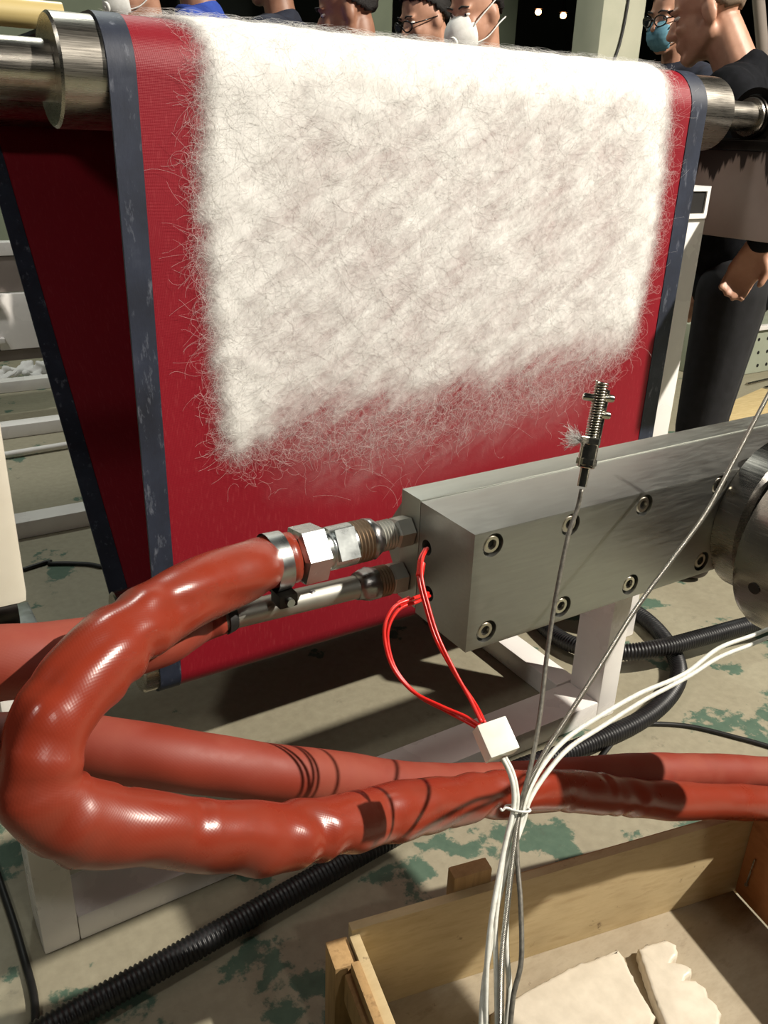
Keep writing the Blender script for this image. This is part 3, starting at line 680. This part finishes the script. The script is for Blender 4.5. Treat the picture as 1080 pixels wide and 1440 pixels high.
MB().lathe(ps(.38), ax, [(0, .0040), (PL*.62-.001, .0040)], 16).build('threaded_rod', M['darkmetal'], pr, 40)
tt = np.linspace(0, 1, 420); A2 = np.cross(ax, side)
for off_, tr in ((.0, (.42, 1.0)),):
    turns = 23
    sp = np.array([ps(tr[0]+(tr[1]-tr[0])*u)+.0066*(math.cos(2*PI*turns*u)*side+math.sin(2*PI*turns*u)*A2) for u in tt])
    MB().tube(sp, .0010, 6).build('spring', M['probe'], pr, 180)
MB().lathe(ps(.44, -.0085, -.005), ax, [(0, .003), (PL*.50, .003)], 14).build('guide_rod', M['probe'], pr, 40)
for t, s in ((.86, -.0105), (.70, -.0100), (.84, .0115)):
    MB().lathe(ps(t, s*.45), side*(1 if s > 0 else -1), [(0, .0042), (abs(s)*.9, .0042), (abs(s)*.9+.002, .003)], 14).build('bayonet_pin', M['probe'], pr, 40)
MB().tube(path([(818, 688, .93), (812, 715, .93), (800, 750, .925), (789, 800, .92), (778, 860, .915), (768, 930, .905), (760, 1000, .89), (750, 1060, .876), (738, 1110, .862), (729, 1140, .857), (727, 1200, .842), (732, 1270, .82), (733, 1350, .80), (722, 1400, .79), (716, 1460, .78)], 140), .0025, 10).build('cable', M['greycable'], pr, 180)
tv = []; 
rt = np.random.default_rng(4)
tuft = MB()
for i in range(150):
    b = ps(.42, .010); dirv = side*rt.uniform(.6, 1)+ax*rt.normal(.2, .3)-_fwd*rt.normal(0, .2); ln = rt.uniform(.010, .024)
    c1 = b+dirv*ln*.5+rt.normal(0, .003, 3); tuft.tube(spline([b, c1, b+dirv*ln+rt.normal(0, .004, 3)], 7), .00016, 4, False)
tuft.build('fluff_tuft', M['fibre'], pr, 180, kind='stuff', label='wisp of white fluff caught on the probe')
# zip tie round the bundle
zt = thing('cable_tie', at(727, 1137, .86), 'white nylon tie binding the wires in front of the red hoses', 'cable tie')
th = np.linspace(0, 2*PI, 40); zc = at(728, 1137, .859)
zr = _r2; zf = _fwd*.8+np.array([0, 0, .0])
MB().tube(np.array([zc+zr*.0125*math.cos(t)+_fwd*.0085*math.sin(t)-_u2*.0015*math.cos(t) for t in th]), .0013, 8, False).build('band', M['zip'], zt, 180)
MB().tube(path([(719, 1138, .851), (711, 1136, .849), (706, 1140, .848), (704, 1137, .847)], 14), .0013, 8).build('tail', M['zip'], zt, 180)

# ================================================================== floor hoses and cables
def corr(name, pts, r, label, parts=True):
    P = spline(pts, 40); L = np.linalg.norm(np.diff(P, axis=0), axis=1).sum(); n = int(L/.0021); P = spline(pts, n)
    i = np.arange(n); rad = r*np.where((i//2) % 2 == 0, 1.0, .88)
    o = MB().tube(P, rad, 16).build(name, M['corr'], None, 70, label=label, category='hose'); return o
corr('corrugated_hose', [onz(80, 1445, .025)*[1, 1, 0]+[-.25, -.03, .025], onz(80, 1440, .025), onz(250, 1345, .025), onz(480, 1215, .025), onz(700, 1095, .025), (1.264, 1.085, .025), (1.50, 1.092, .025), (1.69, 1.165, .025), (1.80, 1.30, .025), (1.845, 1.46, .028), (1.80, 1.62, .03), (1.70, 1.72, .03), (1.66, 1.95, .03)], .023, 'black corrugated hose lying across the floor and looping behind the white post')
corr('corrugated_hose', [(2.6, 1.05, .05), (2.25, 1.13, .06), (2.06, 1.19, .072), (1.85, 1.215, .076), (1.70, 1.235, .076), (1.60, 1.29, .06), (1.545, 1.39, .04), (1.545, 1.50, .026), (1.58, 1.65, .024), (1.60, 1.9, .024)], .024, 'black corrugated hose crossing over the loop from the right edge')
def cable(pts, r, label):
    MB().tube(spline(pts, 90), r, 8).build('floor_cable', M['cable'], None, 180, label=label, category='cable')
cable([onz(1110, 1058, .006), onz(1040, 1038, .006), onz(960, 1020, .006), onz(890, 1022, .006), (1.32, 1.06, .006), (1.15, .98, .006)], .0055, 'thin black cable on the bare floor right of the white post')
cable([(-.6, 2.36, .007), onz(30, 802, .007), onz(70, 793, .007), onz(120, 793, .007), onz(160, 796, .007), (.75, 2.6, .007), (1.1, 2.45, .007)], .0075, 'black cable on the floor behind the left cream post')
cable([(.045, 1.9, .006), (.05, 1.45, .006), (.058, 1.2, .006), (.05, 1.04, .006), (-.02, .9, .006)], .0065, 'black cable on the floor along the left leg')

# ================================================================== plywood crate in front
ang = math.radians(-11.5); ca, sa = math.cos(ang), math.sin(ang)
RX = np.array([[ca, sa, 0], [sa, -ca, 0], [0, 0, 1]])       # local a along the back wall, b towards the camera
BO = np.array([.492, .792, 0])
crate = thing('plywood_crate', (.9, .45, 0), 'low open plywood crate on the floor in front, scrap inside', 'crate')
def lb(a0, a1, b0, b1, z0, z1, bev=.0015):
    m = MB().box(a0, a1, b0, b1, z0, z1, bev=bev)
    m.v = [v @ RX.T+BO for v in m.v]; m.f = [f[::-1] for f in m.f]; return m
lb(-.012, .775, -.016, 0, .002, .20).build('back_panel', M['ply'], crate, 30)
lb(.757, .775, .002, .62, .014, .215).build('right_panel', M['plydark'], crate, 30, label='orange-brown end board')
lb(-.016, 0, .002, .62, .014, .192).build('left_panel', M['ply'], crate, 30)
lb(0, .755, .0, .62, .002, .0125).build('bottom_panel', M['plyfloor'], crate, 30, label='grey bottom board')
lb(-.012, .775, .622, .638, .002, .20).build('front_panel', M['ply'], crate, 30)
lb(-.052, -.018, -.006, .044, .002, .185, .003).build('corner_batten', M['batten'], crate, 30)
lb(-.040, -.018, .05, .60, .12, .178, .004).build('rail_batten', M['batten'], crate, 30)
lb(-.030, -.0165, .05, .36, .15, .199, .003).build('split_lath', M['batten'], crate, 30)
lb(.165, .232, -.042, -.0165, .10, .228, .003).build('cleat', M['batten'], crate, 30)
lb(.24, .76, -.028, -.0165, .165, .188, .003).build('top_lath', M['batten'], crate, 30)
for bb in (.025, .35):
    m = MB().tube([(.7535, bb, .055), (.7525, bb+.004, .12)], .0016, 8).lathe((.7535, bb, .053), (0, 0, 1), [(0, .004), (.0012, .004)], 10)
    m.v = [v @ RX.T+BO for v in m.v]; m.build('nail', M['zinc'], crate, 40)
def slab(pix, z0, z1, label, seed):
    r = np.random.default_rng(seed)
    pts = [onz(x, y, z1)[:2] for x, y in pix]; q = []
    for i in range(len(pts)):
        a, b = pts[i], pts[(i+1) % len(pts)]; k = max(1, int(np.linalg.norm(b-a)/.006))
        for j in range(k): q.append(a+(b-a)*j/k+r.normal(0, .0006, 2))
    q = np.array(q); b = bmesh.new(); c = q.mean(0)
    vs = [b.verts.new((*p, z0)) for p in q]; f = b.faces.new(vs); b.normal_update()
    if f.normal.z < 0: f.normal_flip()
    e = bmesh.ops.extrude_face_region(b, geom=[f]); tv = [v for v in e['geom'] if isinstance(v, bmesh.types.BMVert)]
    for v in tv: v.co.z = z1
    tf = [g for g in e['geom'] if isinstance(g, bmesh.types.BMFace)]
    ed = [x for g in tf for x in g.edges]
    bmesh.ops.bevel(b, geom=ed, offset=.007, segments=3, profile=.6, affect='EDGES')
    b.normal_update(); me = bpy.data.meshes.new('resin_slab'); b.to_mesh(me); b.free()
    o = mkobj('resin_slab', me, M['resin'], None, 60, label=label, category='resin slab', group='white resin slabs in the crate')
slab([(800, 1360), (835, 1348), (868, 1333), (878, 1345), (892, 1378), (908, 1405), (922, 1428), (912, 1470), (880, 1520), (760, 1520), (700, 1470), (690, 1425), (735, 1395)], .0135, .036, 'broad flat slab of white resin with a straight right edge', 1)
slab([(897, 1333), (918, 1325), (938, 1321), (952, 1328), (953, 1342), (944, 1352), (958, 1353), (973, 1360), (974, 1368), (962, 1376), (978, 1378), (993, 1388), (996, 1400), (1008, 1412), (1015, 1424), (1010, 1450), (990, 1500), (955, 1500), (932, 1430), (916, 1392)], .0135, .038, 'narrow slab of white resin with a scalloped right edge', 2)

# ================================================================== background: pillars, lamps, machines
def pillar(px, py, d, wx, wy, label, mats=('pillar',)):
    p = at(px, py, d); o = MB().box(p[0], p[0]+wx, p[1], p[1]+wy, 0, 5.5, bev=.01).build('pillar', M[mats[0]], None, 30, label=label, category='pillar', group='hall pillars'); return p
pp = pillar(845, 40, 5.2, .36, .24, 'pale square pillar with a hanging cable, behind the right half of the belt')
MB().tube(spline([(pp[0]+.20, pp[1]-.012, 3.2), (pp[0]+.19, pp[1]-.012, 2.1), (pp[0]+.12, pp[1]-.014, 1.75), (pp[0]+.02, pp[1]-.012, 1.5), (pp[0]+.02, pp[1]-.012, .2)], 40), .008, 8).build('wall_cable', M['cable'], None, 180, label='dark cable hanging down the pale square pillar', category='cable')
pillar(508, 20, 6.0, .26, .2, 'narrow pale pillar behind the heads in the middle', ('wall',))
pillar(700, 30, 7.0, .2, .2, 'narrow grey-green pillar beyond the person in the cup mask', ('wall',))
for px, py, lb_ in ((757, 17, 'left of the two small orange lamps glowing in the dark hall'), (792, 22, 'right of the two small orange lamps glowing in the dark hall')):
    p = at(px, py, 9.2); t = thing('hall_lamp', p, lb_, 'lamp', 'orange lamps in the dark hall')
    MB().ell(p, (.035, .035, .03), 14, 8).build('bulb', M['glow'], t, 180)
    MB().lathe(p+np.array([0, 0, .028]), (0, 0, 1), [(0, .05), (.01, .05), (.05, .018), (.3, .012)], 16).build('shade', M['darkmetal'], t, 40)
    MB().tube([p+np.array([0, 0, .3]), p+np.array([0, .3, .34]), p+np.array([0, 10-p[1]-.02, .34])], .012, 8).build('bracket', M['darkmetal'], t, 40)
# winder frame at the left, seen past the belt
wf = thing('winder_frame', (.3, 4.4, 0), 'white tube winder frame with bright rollers far left behind the belt', 'machine')
def wb(name, *b, mat='white_tube', bev=.005): return MB().box(*b, bev=bev).build(name, M[mat], wf, 40)
Yw = 4.3; zz = lambda y: float(ony(0, y, Yw)[2])
wb('top_rail', -.8, 1.5, Yw, Yw+.08, zz(360), zz(341))
wb('panel', -.8, 1.45, Yw+.01, Yw+.05, zz(412), zz(361), mat='brownpanel')
for k, (ya, yb_) in enumerate(((424, 414), (480, 473))):
    wb('rail', -.8, .62, Yw-.05, Yw, zz(ya), zz(yb_))
wb('side_plate', .60, 1.0, Yw-.02, Yw+.03, zz(492), zz(413), mat='white_tube')
for k, y in enumerate((438, 458)):
    MB().lathe((-.7, Yw+.03, zz(y)), (1, 0, 0), [(0, .03), (1.28, .03)], 24).build('roller', M['chrome'], wf, 30)
for x in (-.7, 1.05): wb('leg', x, x+.08, Yw, Yw+.08, .001, zz(493))
wb('bottom_rail', -.8, 1.4, Yw, Yw+.08, zz(509), zz(494), mat='brownpanel')
for y0, nm in ((3.98, 'nearer white floor beam past the belt at far left'), (4.75, 'farther white floor beam at far left, beyond the winder frame legs')):
    MB().box(-1.2, 1.6, y0, y0+.085, .001, .06, bev=.006).build('floor_beam', M['white_tube'], None, 40, label=nm, category='beam', group='white floor beams at far left')
MB().tube([(-1.2, 3.62, .02), (.2, 3.70, .02), (1.2, 3.76, .02)], .014, 10).build('floor_pipe', M['white_tube'], None, 180, label='thin pale pipe on the floor at far left', category='pipe')
sc = MB(); r = np.random.default_rng(9)
cs = onz(35, 528, .03)
for i in range(60): sc.ell(cs+np.array([r.uniform(-.24, .24), r.uniform(-.09, .09), r.uniform(0, .06)*(1-abs(i-30)/60)]), (r.uniform(.012, .05), r.uniform(.012, .03), r.uniform(.008, .022)), 8, 6, R=np.array(Matrix.Rotation(r.uniform(-.9, .9), 3, 'Y')))
SCRAP = sc

# machine parts on the right beyond the die
bx = onz(1002, 535, 0)
gb = thing('gearbox_housing', (bx[0]+.3, bx[1]+.1, 0), 'grey enamel machine housing with bolt holes at the right edge', 'machine')
h1 = MB().box(bx[0], bx[0]+.75, bx[1], bx[1]+.5, .002, .30, bev=.01).build('housing', M['grey'], gb, 30)
MB().box(bx[0]+.14, bx[0]+.62, bx[1]-.03, bx[1]-.002, .285, .315, bev=.004).build('lip', M['white_tube'], gb, 30)
for i in range(3):
    for j in range(2):
        MB().lathe((bx[0]+.42+.09*j-.02*i, bx[1]-.0005, .05+.085*i), (0, -1, 0), [(0, .011), (.002, .011)], 10).build('bolt_hole', M['black'], gb)
MB().box(bx[0]+.15, bx[0]+1.3, bx[1]+.55, bx[1]+1.0, .002, .52, bev=.01).build('cabinet', M['grey'], gb, 30)
MB().box(bx[0]+.12, bx[0]+1.35, bx[1]+.52, bx[1]+1.05, .525, .55, bev=.004).build('shelf', M['plank'], gb, 30)
MB().lathe((bx[0]+.10, bx[1]+.45, .44), (1, -.2, 0), [(0, .05), (.1, .05), (.1, .07), (.14, .07)], 20).build('motor', M['darkmetal'], gb, 30)
MB().ell((bx[0]+.75, bx[1]+.75, .66), (.16, .12, .1), 16, 10).build('white_bundle', M['mask_white'], None, 180, label='white bundle lying on the shelf of the grey cabinet', category='bundle')
pk = onz(1030, 585, 0)
mp = MB().box(-.5, .5, -.11, .11, .002, .03, bev=.003).xform(np.array(Matrix.Rotation(.25, 3, 'Z')), (pk[0]+.1, pk[1], 0)).build('plank', M['plank'], None, 30, label='pale plank on the floor beside the man in black', category='plank')
for k, (px, py) in enumerate(((1050, 540), (1075, 545))):
    g = onz(px, py, .01)
    MB().tube([g, g+np.array([.25, .02, 0]), g+np.array([.5, .05, 0])], .008, 8).build('steel_rod', M['chrome'], None, 60, label=('longer' if k == 0 else 'shorter')+' bright steel rod on the floor near the right edge', category='rod')
st = at(1068, 15, 4.2)
MB().tube([st+np.array([-.45, 0, .9]), st+np.array([.35, 0, -.7]), st+np.array([.5, 0, -1.0])], .03, 10).build('strut', M['brownpanel'], None, 60, label='slanting grey strut in the top right corner', category='strut')

# ================================================================== people
def remesh(mb, name, mat, parent, vox, smooth=3, label=None):
    o = mb.build(name, mat, parent); md = o.modifiers.new('r', 'REMESH'); md.mode = 'VOXEL'; md.voxel_size = vox
    s_ = o.modifiers.new('s', 'SMOOTH'); s_.iterations = smooth; s_.factor = .5
    dg = bpy.context.evaluated_depsgraph_get(); nm = bpy.data.meshes.new_from_object(o.evaluated_get(dg))
    o.modifiers.clear(); old = o.data; o.data = nm; bpy.data.meshes.remove(old); nm.name = name
    nm.polygons.foreach_set('use_smooth', [True]*len(nm.polygons))
    if label: o['label'] = label
    return o
def person(head, fwd, label, skin='skin', shirt='cloth_black', hairm='hair', tilt=.15, turn=0.0, mask=None, glasses=False, vox=.009, buzz=False, collar=None, lhand=None, rhand=None, shorts=False, grp=None, lean=.0):
    head = np.asarray(head, float); f = np.array([fwd[0], fwd[1]]); f = f/np.linalg.norm(f)
    Rz = np.array([[f[1], f[0], 0], [-f[0], f[1], 0], [0, 0, 1.0]])      # local y -> facing
    H = head[2]+.115
    base = np.array([head[0], head[1], 0])-Rz@np.array([0, .05+lean, 0])
    P = thing('person', base, label, 'person', grp)
    W = lambda p: base+Rz@np.asarray(p, float)
    hc = np.array([0, .05+lean, head[2]])
    Rt = np.array(Matrix.Rotation(turn, 3, 'Z') @ Matrix.Rotation(-tilt, 3, 'X'))
    hd = lambda p: hc+Rt@np.asarray(p, float)
    zs, zh, zk = .815*H, .53*H, .285*H
    hl = lean*.6
    sh = [np.array([sx*.185, hl, zs]) for sx in (-1, 1)]
    el, wr = [], []
    for k, (sx, tg) in enumerate(((-1, lhand), (1, rhand))):
        if tg is None: e = sh[k]+[sx*.05, -.03, -.28]; q = e+[sx*.01, .06, -.25]
        else:
            q = Rz.T@(np.asarray(tg)-base); mid = (sh[k]+q)/2; e = mid+np.array([sx*.10, -.12, -.06])
        el.append(e); wr.append(q)
    hip = [np.array([sx*.09, 0, zh]) for sx in (-1, 1)]; kn = [np.array([sx*.10, .02, zk]) for sx in (-1, 1)]; an = [np.array([sx*.105, -.02, .085]) for sx in (-1, 1)]
    Rw = Rz@Rt
    # ---- body (one continuous skin mesh)
    b = MB()
    b.ell(W(hd((0, -.014, .035))), (.074, .094, .084), R=Rw); b.ell(W(hd((0, .024, -.03))), (.06, .064, .085), R=Rw)
    for sx in (-1, 1):
        b.rcone(W(hd((sx*.046, -.002, -.052))), W(hd((sx*.012, .066, -.098))), .027, .02)
        b.ell(W(hd((sx*.075, -.014, -.012))), (.011, .021, .032), R=Rw); b.ell(W(hd((sx*.034, .066, -.022))), (.022, .018, .016), R=Rw)
        b.ell(W(hd((sx*.03, .076, .026))), (.024, .014, .008), R=Rw)
    b.rcone(W(hd((0, .084, .008))), W(hd((0, .104, -.026))), .008, .0125); b.ell(W(hd((0, .092, -.030))), (.018, .012, .009), R=Rw)
    b.ell(W(hd((0, .083, -.056))), (.024, .012, .006), R=Rw); b.ell(W(hd((0, .082, -.067))), (.021, .012, .007), R=Rw); b.ell(W(hd((0, .074, -.094))), (.022, .016, .014), R=Rw)
    b.rcone(W(hd((0, -.03, -.05))), W((0, hl-.015, zs+.03)), .055, .062); b.rcone(W((-.11, hl, zs)), W((.11, hl, zs)), .07, .07)
    b.ell(W((0, hl+.005, zs-.13)), (.155, .105, .2), R=Rz); b.ell(W((0, hl*.5, zh+.16)), (.14, .10, .17), R=Rz); b.ell(W((0, 0, zh+.02)), (.155, .11, .12), R=Rz)
    for k in (0, 1):
        sx = (-1, 1)[k]
        b.rcone(W(sh[k]), W(el[k]), .055, .042); b.rcone(W(el[k]), W(wr[k]), .041, .027)
        d = wr[k]-el[k]; d = d/np.linalg.norm(d); u = np.cross(d, [1, 0, 0]); u /= np.linalg.norm(u); n_ = np.cross(d, u)
        pc = wr[k]+d*.055
        for t in np.linspace(-1, 1, 4):
            b.rcone(W(wr[k]+u*t*.016), W(wr[k]+d*.085+u*t*.03), .015, .0125)
            ln = (.030, .036, .038, .033)[int(round((t+1)*1.5))]
            kk = wr[k]+d*.088+u*t*.03; k1 = kk+d*ln-n_*sx*.010; k2 = k1+d*ln*.5-n_*sx*.024
            b.rcone(W(kk), W(k1), .0095, .009); b.rcone(W(k1), W(k2), .009, .008)
        tb = wr[k]+d*.03+u*.024; t1 = tb+d*.03+u*.028-n_*sx*.012; t2 = t1+d*.03-n_*sx*.014
        b.rcone(W(tb), W(t1), .014, .011); b.rcone(W(t1), W(t2), .0108, .009)
        b.rcone(W(hip[k]), W(kn[k]), .085, .055); b.rcone(W(kn[k]), W(kn[k]*.55+an[k]*.45+[0, -.015, 0]), .052, .056); b.rcone(W(kn[k]*.55+an[k]*.45+[0, -.015, 0]), W(an[k]), .054, .036)
        b.rcone(W(an[k]+[0, -.02, -.04]), W(an[k]+[0, .15, -.052]), .034, .028)
    remesh(b, 'body', M[skin], P, vox)
    # ---- clothes
    c = MB(); c.rcone(W((-.115, hl-.008, zs+.002)), W((.115, hl-.008, zs+.002)), .082, .082)
    c.rcone(W((0, hl-.012, zs)), W((0, hl-.018, zs+.052)), .085, .073)
    c.ell(W((0, hl+.005, zs-.13)), (.178, .128, .215), R=Rz); c.ell(W((0, hl*.5, zh+.16)), (.165, .125, .2), R=Rz); c.ell(W((0, 0, zh+.0)), (.175, .132, .10), R=Rz)
    for k in (0, 1):
        c.rcone(W(sh[k]), W(el[k]), .07, .056)
        if not shorts: c.rcone(W(el[k]), W(wr[k]*.9+el[k]*.1), .055, .042)
    remesh(c, 'shirt', M[shirt], P, max(vox, .011), 4)
    if collar: 
        cm = MB(); cen = W((0, hl-.016, zs+.062)); tt_ = np.linspace(0, 2*PI, 30)
        cm.tube(np.array([cen+Rz@np.array([.074*math.cos(t), .072*math.sin(t), .012*math.sin(t)]) for t in tt_]), .019, 10, False)
        cm.build('collar', M[collar], P, 180)
    c = MB(); c.ell(W((0, 0, zh+.01)), (.168, .125, .13), R=Rz)
    for k in (0, 1):
        c.rcone(W(hip[k]), W(kn[k]+([0, 0, .03] if shorts else [0, 0, 0])), .103, .078 if shorts else .072)
        if not shorts: c.rcone(W(kn[k]), W(an[k]+[0, 0, .02]), .07, .056)
    remesh(c, 'shorts' if shorts else 'trousers', M['cloth_black' if shorts else 'trousers'], P, .012, 4)
    for k in (0, 1):
        c = MB(); c.rcone(W(an[k]+[0, -.03, -.035]), W(an[k]+[0, .06, -.035]), .046, .044); c.rcone(W(an[k]+[0, .06, -.04]), W(an[k]+[0, .165, -.048]), .043, .034)
        remesh(c, 'shoe', M['shoe'], P, .011, 2)
    # ---- hair
    hm = MB().ell((0, 0, 0), (.0775 if buzz else .085, .0985 if buzz else .106, .088 if buzz else .098), 40, 26)
    V = hm.v[0]; rr = np.random.default_rng(int(abs(head[0])*1000))
    keepv = []
    for p in V:
        y, z = p[1], p[2]
        line = np.interp(y, [-.1, -.04, .0, .03, .07, .1], [-.062, -.055, -.012 if not buzz else -.02, .012, .040, .05])
        keepv.append(z > line)
    if not buzz: V = V*(1+rr.normal(0, .022, (len(V), 1)))
    fs = [fc for fc in hm.f if all(keepv[i] for i in fc)]
    used = sorted({i for fc in fs for i in fc}); ix = {u: i for i, u in enumerate(used)}
    hm2 = MB().add(np.array([W(hd(V[u]+np.array([0, -.014, .035]))) for u in used]), [[ix[i] for i in fc] for fc in fs])
    ho = hm2.build('hair', M[hairm], P, 180); so = ho.modifiers.new('thick', 'SOLIDIFY'); so.thickness = .012; so.offset = -1
    # ---- eyes
    for sx in (-1, 1):
        eo = MB().ell(W(hd((sx*.031, .0715, .008))), (.0108, .0100, .0052), 14, 10, R=Rw).build('eye', M['eye'], P, 180)
        MB().ell(W(hd((sx*.031, .0790, .0075))), (.0052, .0032, .0046), 10, 8, R=Rw).build('iris', M['iris'], eo, 180)
        MB().tube([W(hd((sx*.014, .089, .028))), W(hd((sx*.030, .092, .034))), W(hd((sx*.05, .078, .030)))], [.0028, .0036, .002], 8).build('eyebrow', M['hair'], P, 180)
    if glasses:
        g = None
        gm = MB()
        for sx in (-1, 1):
            gm.tube(np.array([W(hd((sx*.033+.0255*math.cos(t), .104-.010*abs(math.cos(t)) if sx*math.cos(t) > 0 else .104, .002+.0185*math.sin(t)))) for t in np.linspace(0, 2*PI, 26)]), .0026, 8, False)
            gm.tube([W(hd((sx*.058, .094, .008))), W(hd((sx*.076, .06, .006))), W(hd((sx*.083, -.01, .004)))], .0022, 8)
        gm.tube([W(hd((-.009, .106, .006))), W(hd((0, .110, .009))), W(hd((.009, .106, .006)))], .002, 8)
        g = gm.build('glasses', M['frame'], P, 180, label='black framed glasses')
        for sx in (-1, 1): MB().ell(W(hd((sx*.033, .101, .002))), (.0235, .0012, .017), 18, 8, R=Rw).build('lens', M['lens'], g, 180)
    if mask:
        mm = MB(); cupc = np.array([0, .052, -.052])
        rad = (.066, .086, .066) if mask == 'cup' else (.064, .060, .062)
        mm.ell((0, 0, 0), rad, 34, 22); V = mm.v[0]
        if mask == 'flat': V = V*np.array([1, 1, 1])*(1+.02*np.sin(V[:, 2:3]*420))
        kp = V[:, 1] > .012; fs = [fc for fc in mm.f if all(kp[i] for i in fc)]
        used = sorted({i for fc in fs for i in fc}); ix = {u: i for i, u in enumerate(used)}
        mk = MB().add(np.array([W(hd(V[u]+cupc)) for u in used]), [[ix[i] for i in fc] for fc in fs])
        mo = mk.build('face_mask', M['mask_white' if mask == 'cup' else 'mask_blue'], P, 180, label='white cup mask' if mask == 'cup' else 'pale blue face mask')
        so = mo.modifiers.new('thick', 'SOLIDIFY'); so.thickness = .003
        for sx in (-1, 1):
            MB().tube(spline([W(hd((sx*.057, .078, -.028))), W(hd((sx*.072, .04, .0))), W(hd((sx*.083, -.01, .028))), W(hd((sx*.078, -.05, .05)))], 14), .0024, 6).build('strap', M['mask_white'], mo, 180)
            MB().tube(spline([W(hd((sx*.054, .075, -.078))), W(hd((sx*.07, .03, -.07))), W(hd((sx*.083, -.02, -.04))), W(hd((sx*.07, -.07, -.03)))], 14), .0024, 6).build('strap', M['mask_white'], mo, 180)
        if mask == 'cup':
            MB().lathe(W(hd((-.014, .1335, -.060))), Rw@np.array([-.2, 1, -.1]), [(0, .017), (.008, .017), (.010, .014), (.010, .006), (.013, .005)], 20).build('valve', M['mask_white'], mo, 40)
    return P
so_ = remesh(SCRAP, 'fluff_scrap', M['fibre'], None, .008, 2); so_['label'] = 'scrap of white fluff on the floor at far left'; so_['category'] = 'scrap'
LEFT = np.array([-.84, .54]); CAM = np.array([-.54, -.84])
mixd = lambda a: LEFT*math.cos(a)+CAM*math.sin(a)
crowd = 'onlookers behind the belt'
person(at(188, -22, 3.15), mixd(.75), 'masked onlooker at far left, only the mask and ear above the belt', 'skin', 'cloth_grey', tilt=.2, mask='cup', grp=crowd)
person(at(252, -70, 2.72), mixd(.1), 'onlooker in a blue collar at left, bare jaw and neck above the belt', 'skin_tan', 'cloth_blue', tilt=.1, collar='cloth_blue', grp=crowd)
person(at(366, -50, 3.2), mixd(-.2), 'onlooker in a dark collar left of centre, head bent down', 'skin_tan', 'cloth_navy', tilt=.5, collar='cloth_navy', grp=crowd, lean=.06)
person(at(486, 18, 2.85), mixd(.0), 'short-haired onlooker in profile at centre with a mask strap at the ear', 'skin_tan', 'cloth_grey', tilt=.3, grp=crowd)
person(at(596, 28, 3.25), mixd(.55), 'onlooker in black-framed glasses looking down to the left', 'skin', 'cloth_navy', tilt=.35, glasses=True, grp=crowd)
person(at(668, 18, 2.85), mixd(.75), 'onlooker in a white cup mask with a valve and black top', 'skin', 'cloth_black', tilt=.3, mask='cup', grp=crowd)
person(at(946, 24, 3.25), mixd(.55), 'onlooker in a pale blue mask and clear eyewear behind the man in black', 'skin', 'cloth_navy', tilt=.25, mask='flat', glasses=True, grp=crowd)
person(at(994, 18, 2.35), mixd(-.45), 'man in black with cropped hair standing beside the right bearing', 'skin', 'cloth_black', 'stubble', tilt=.35, buzz=True, vox=.006, lhand=at(1070, 340, 2.16), grp=None, lean=.16)
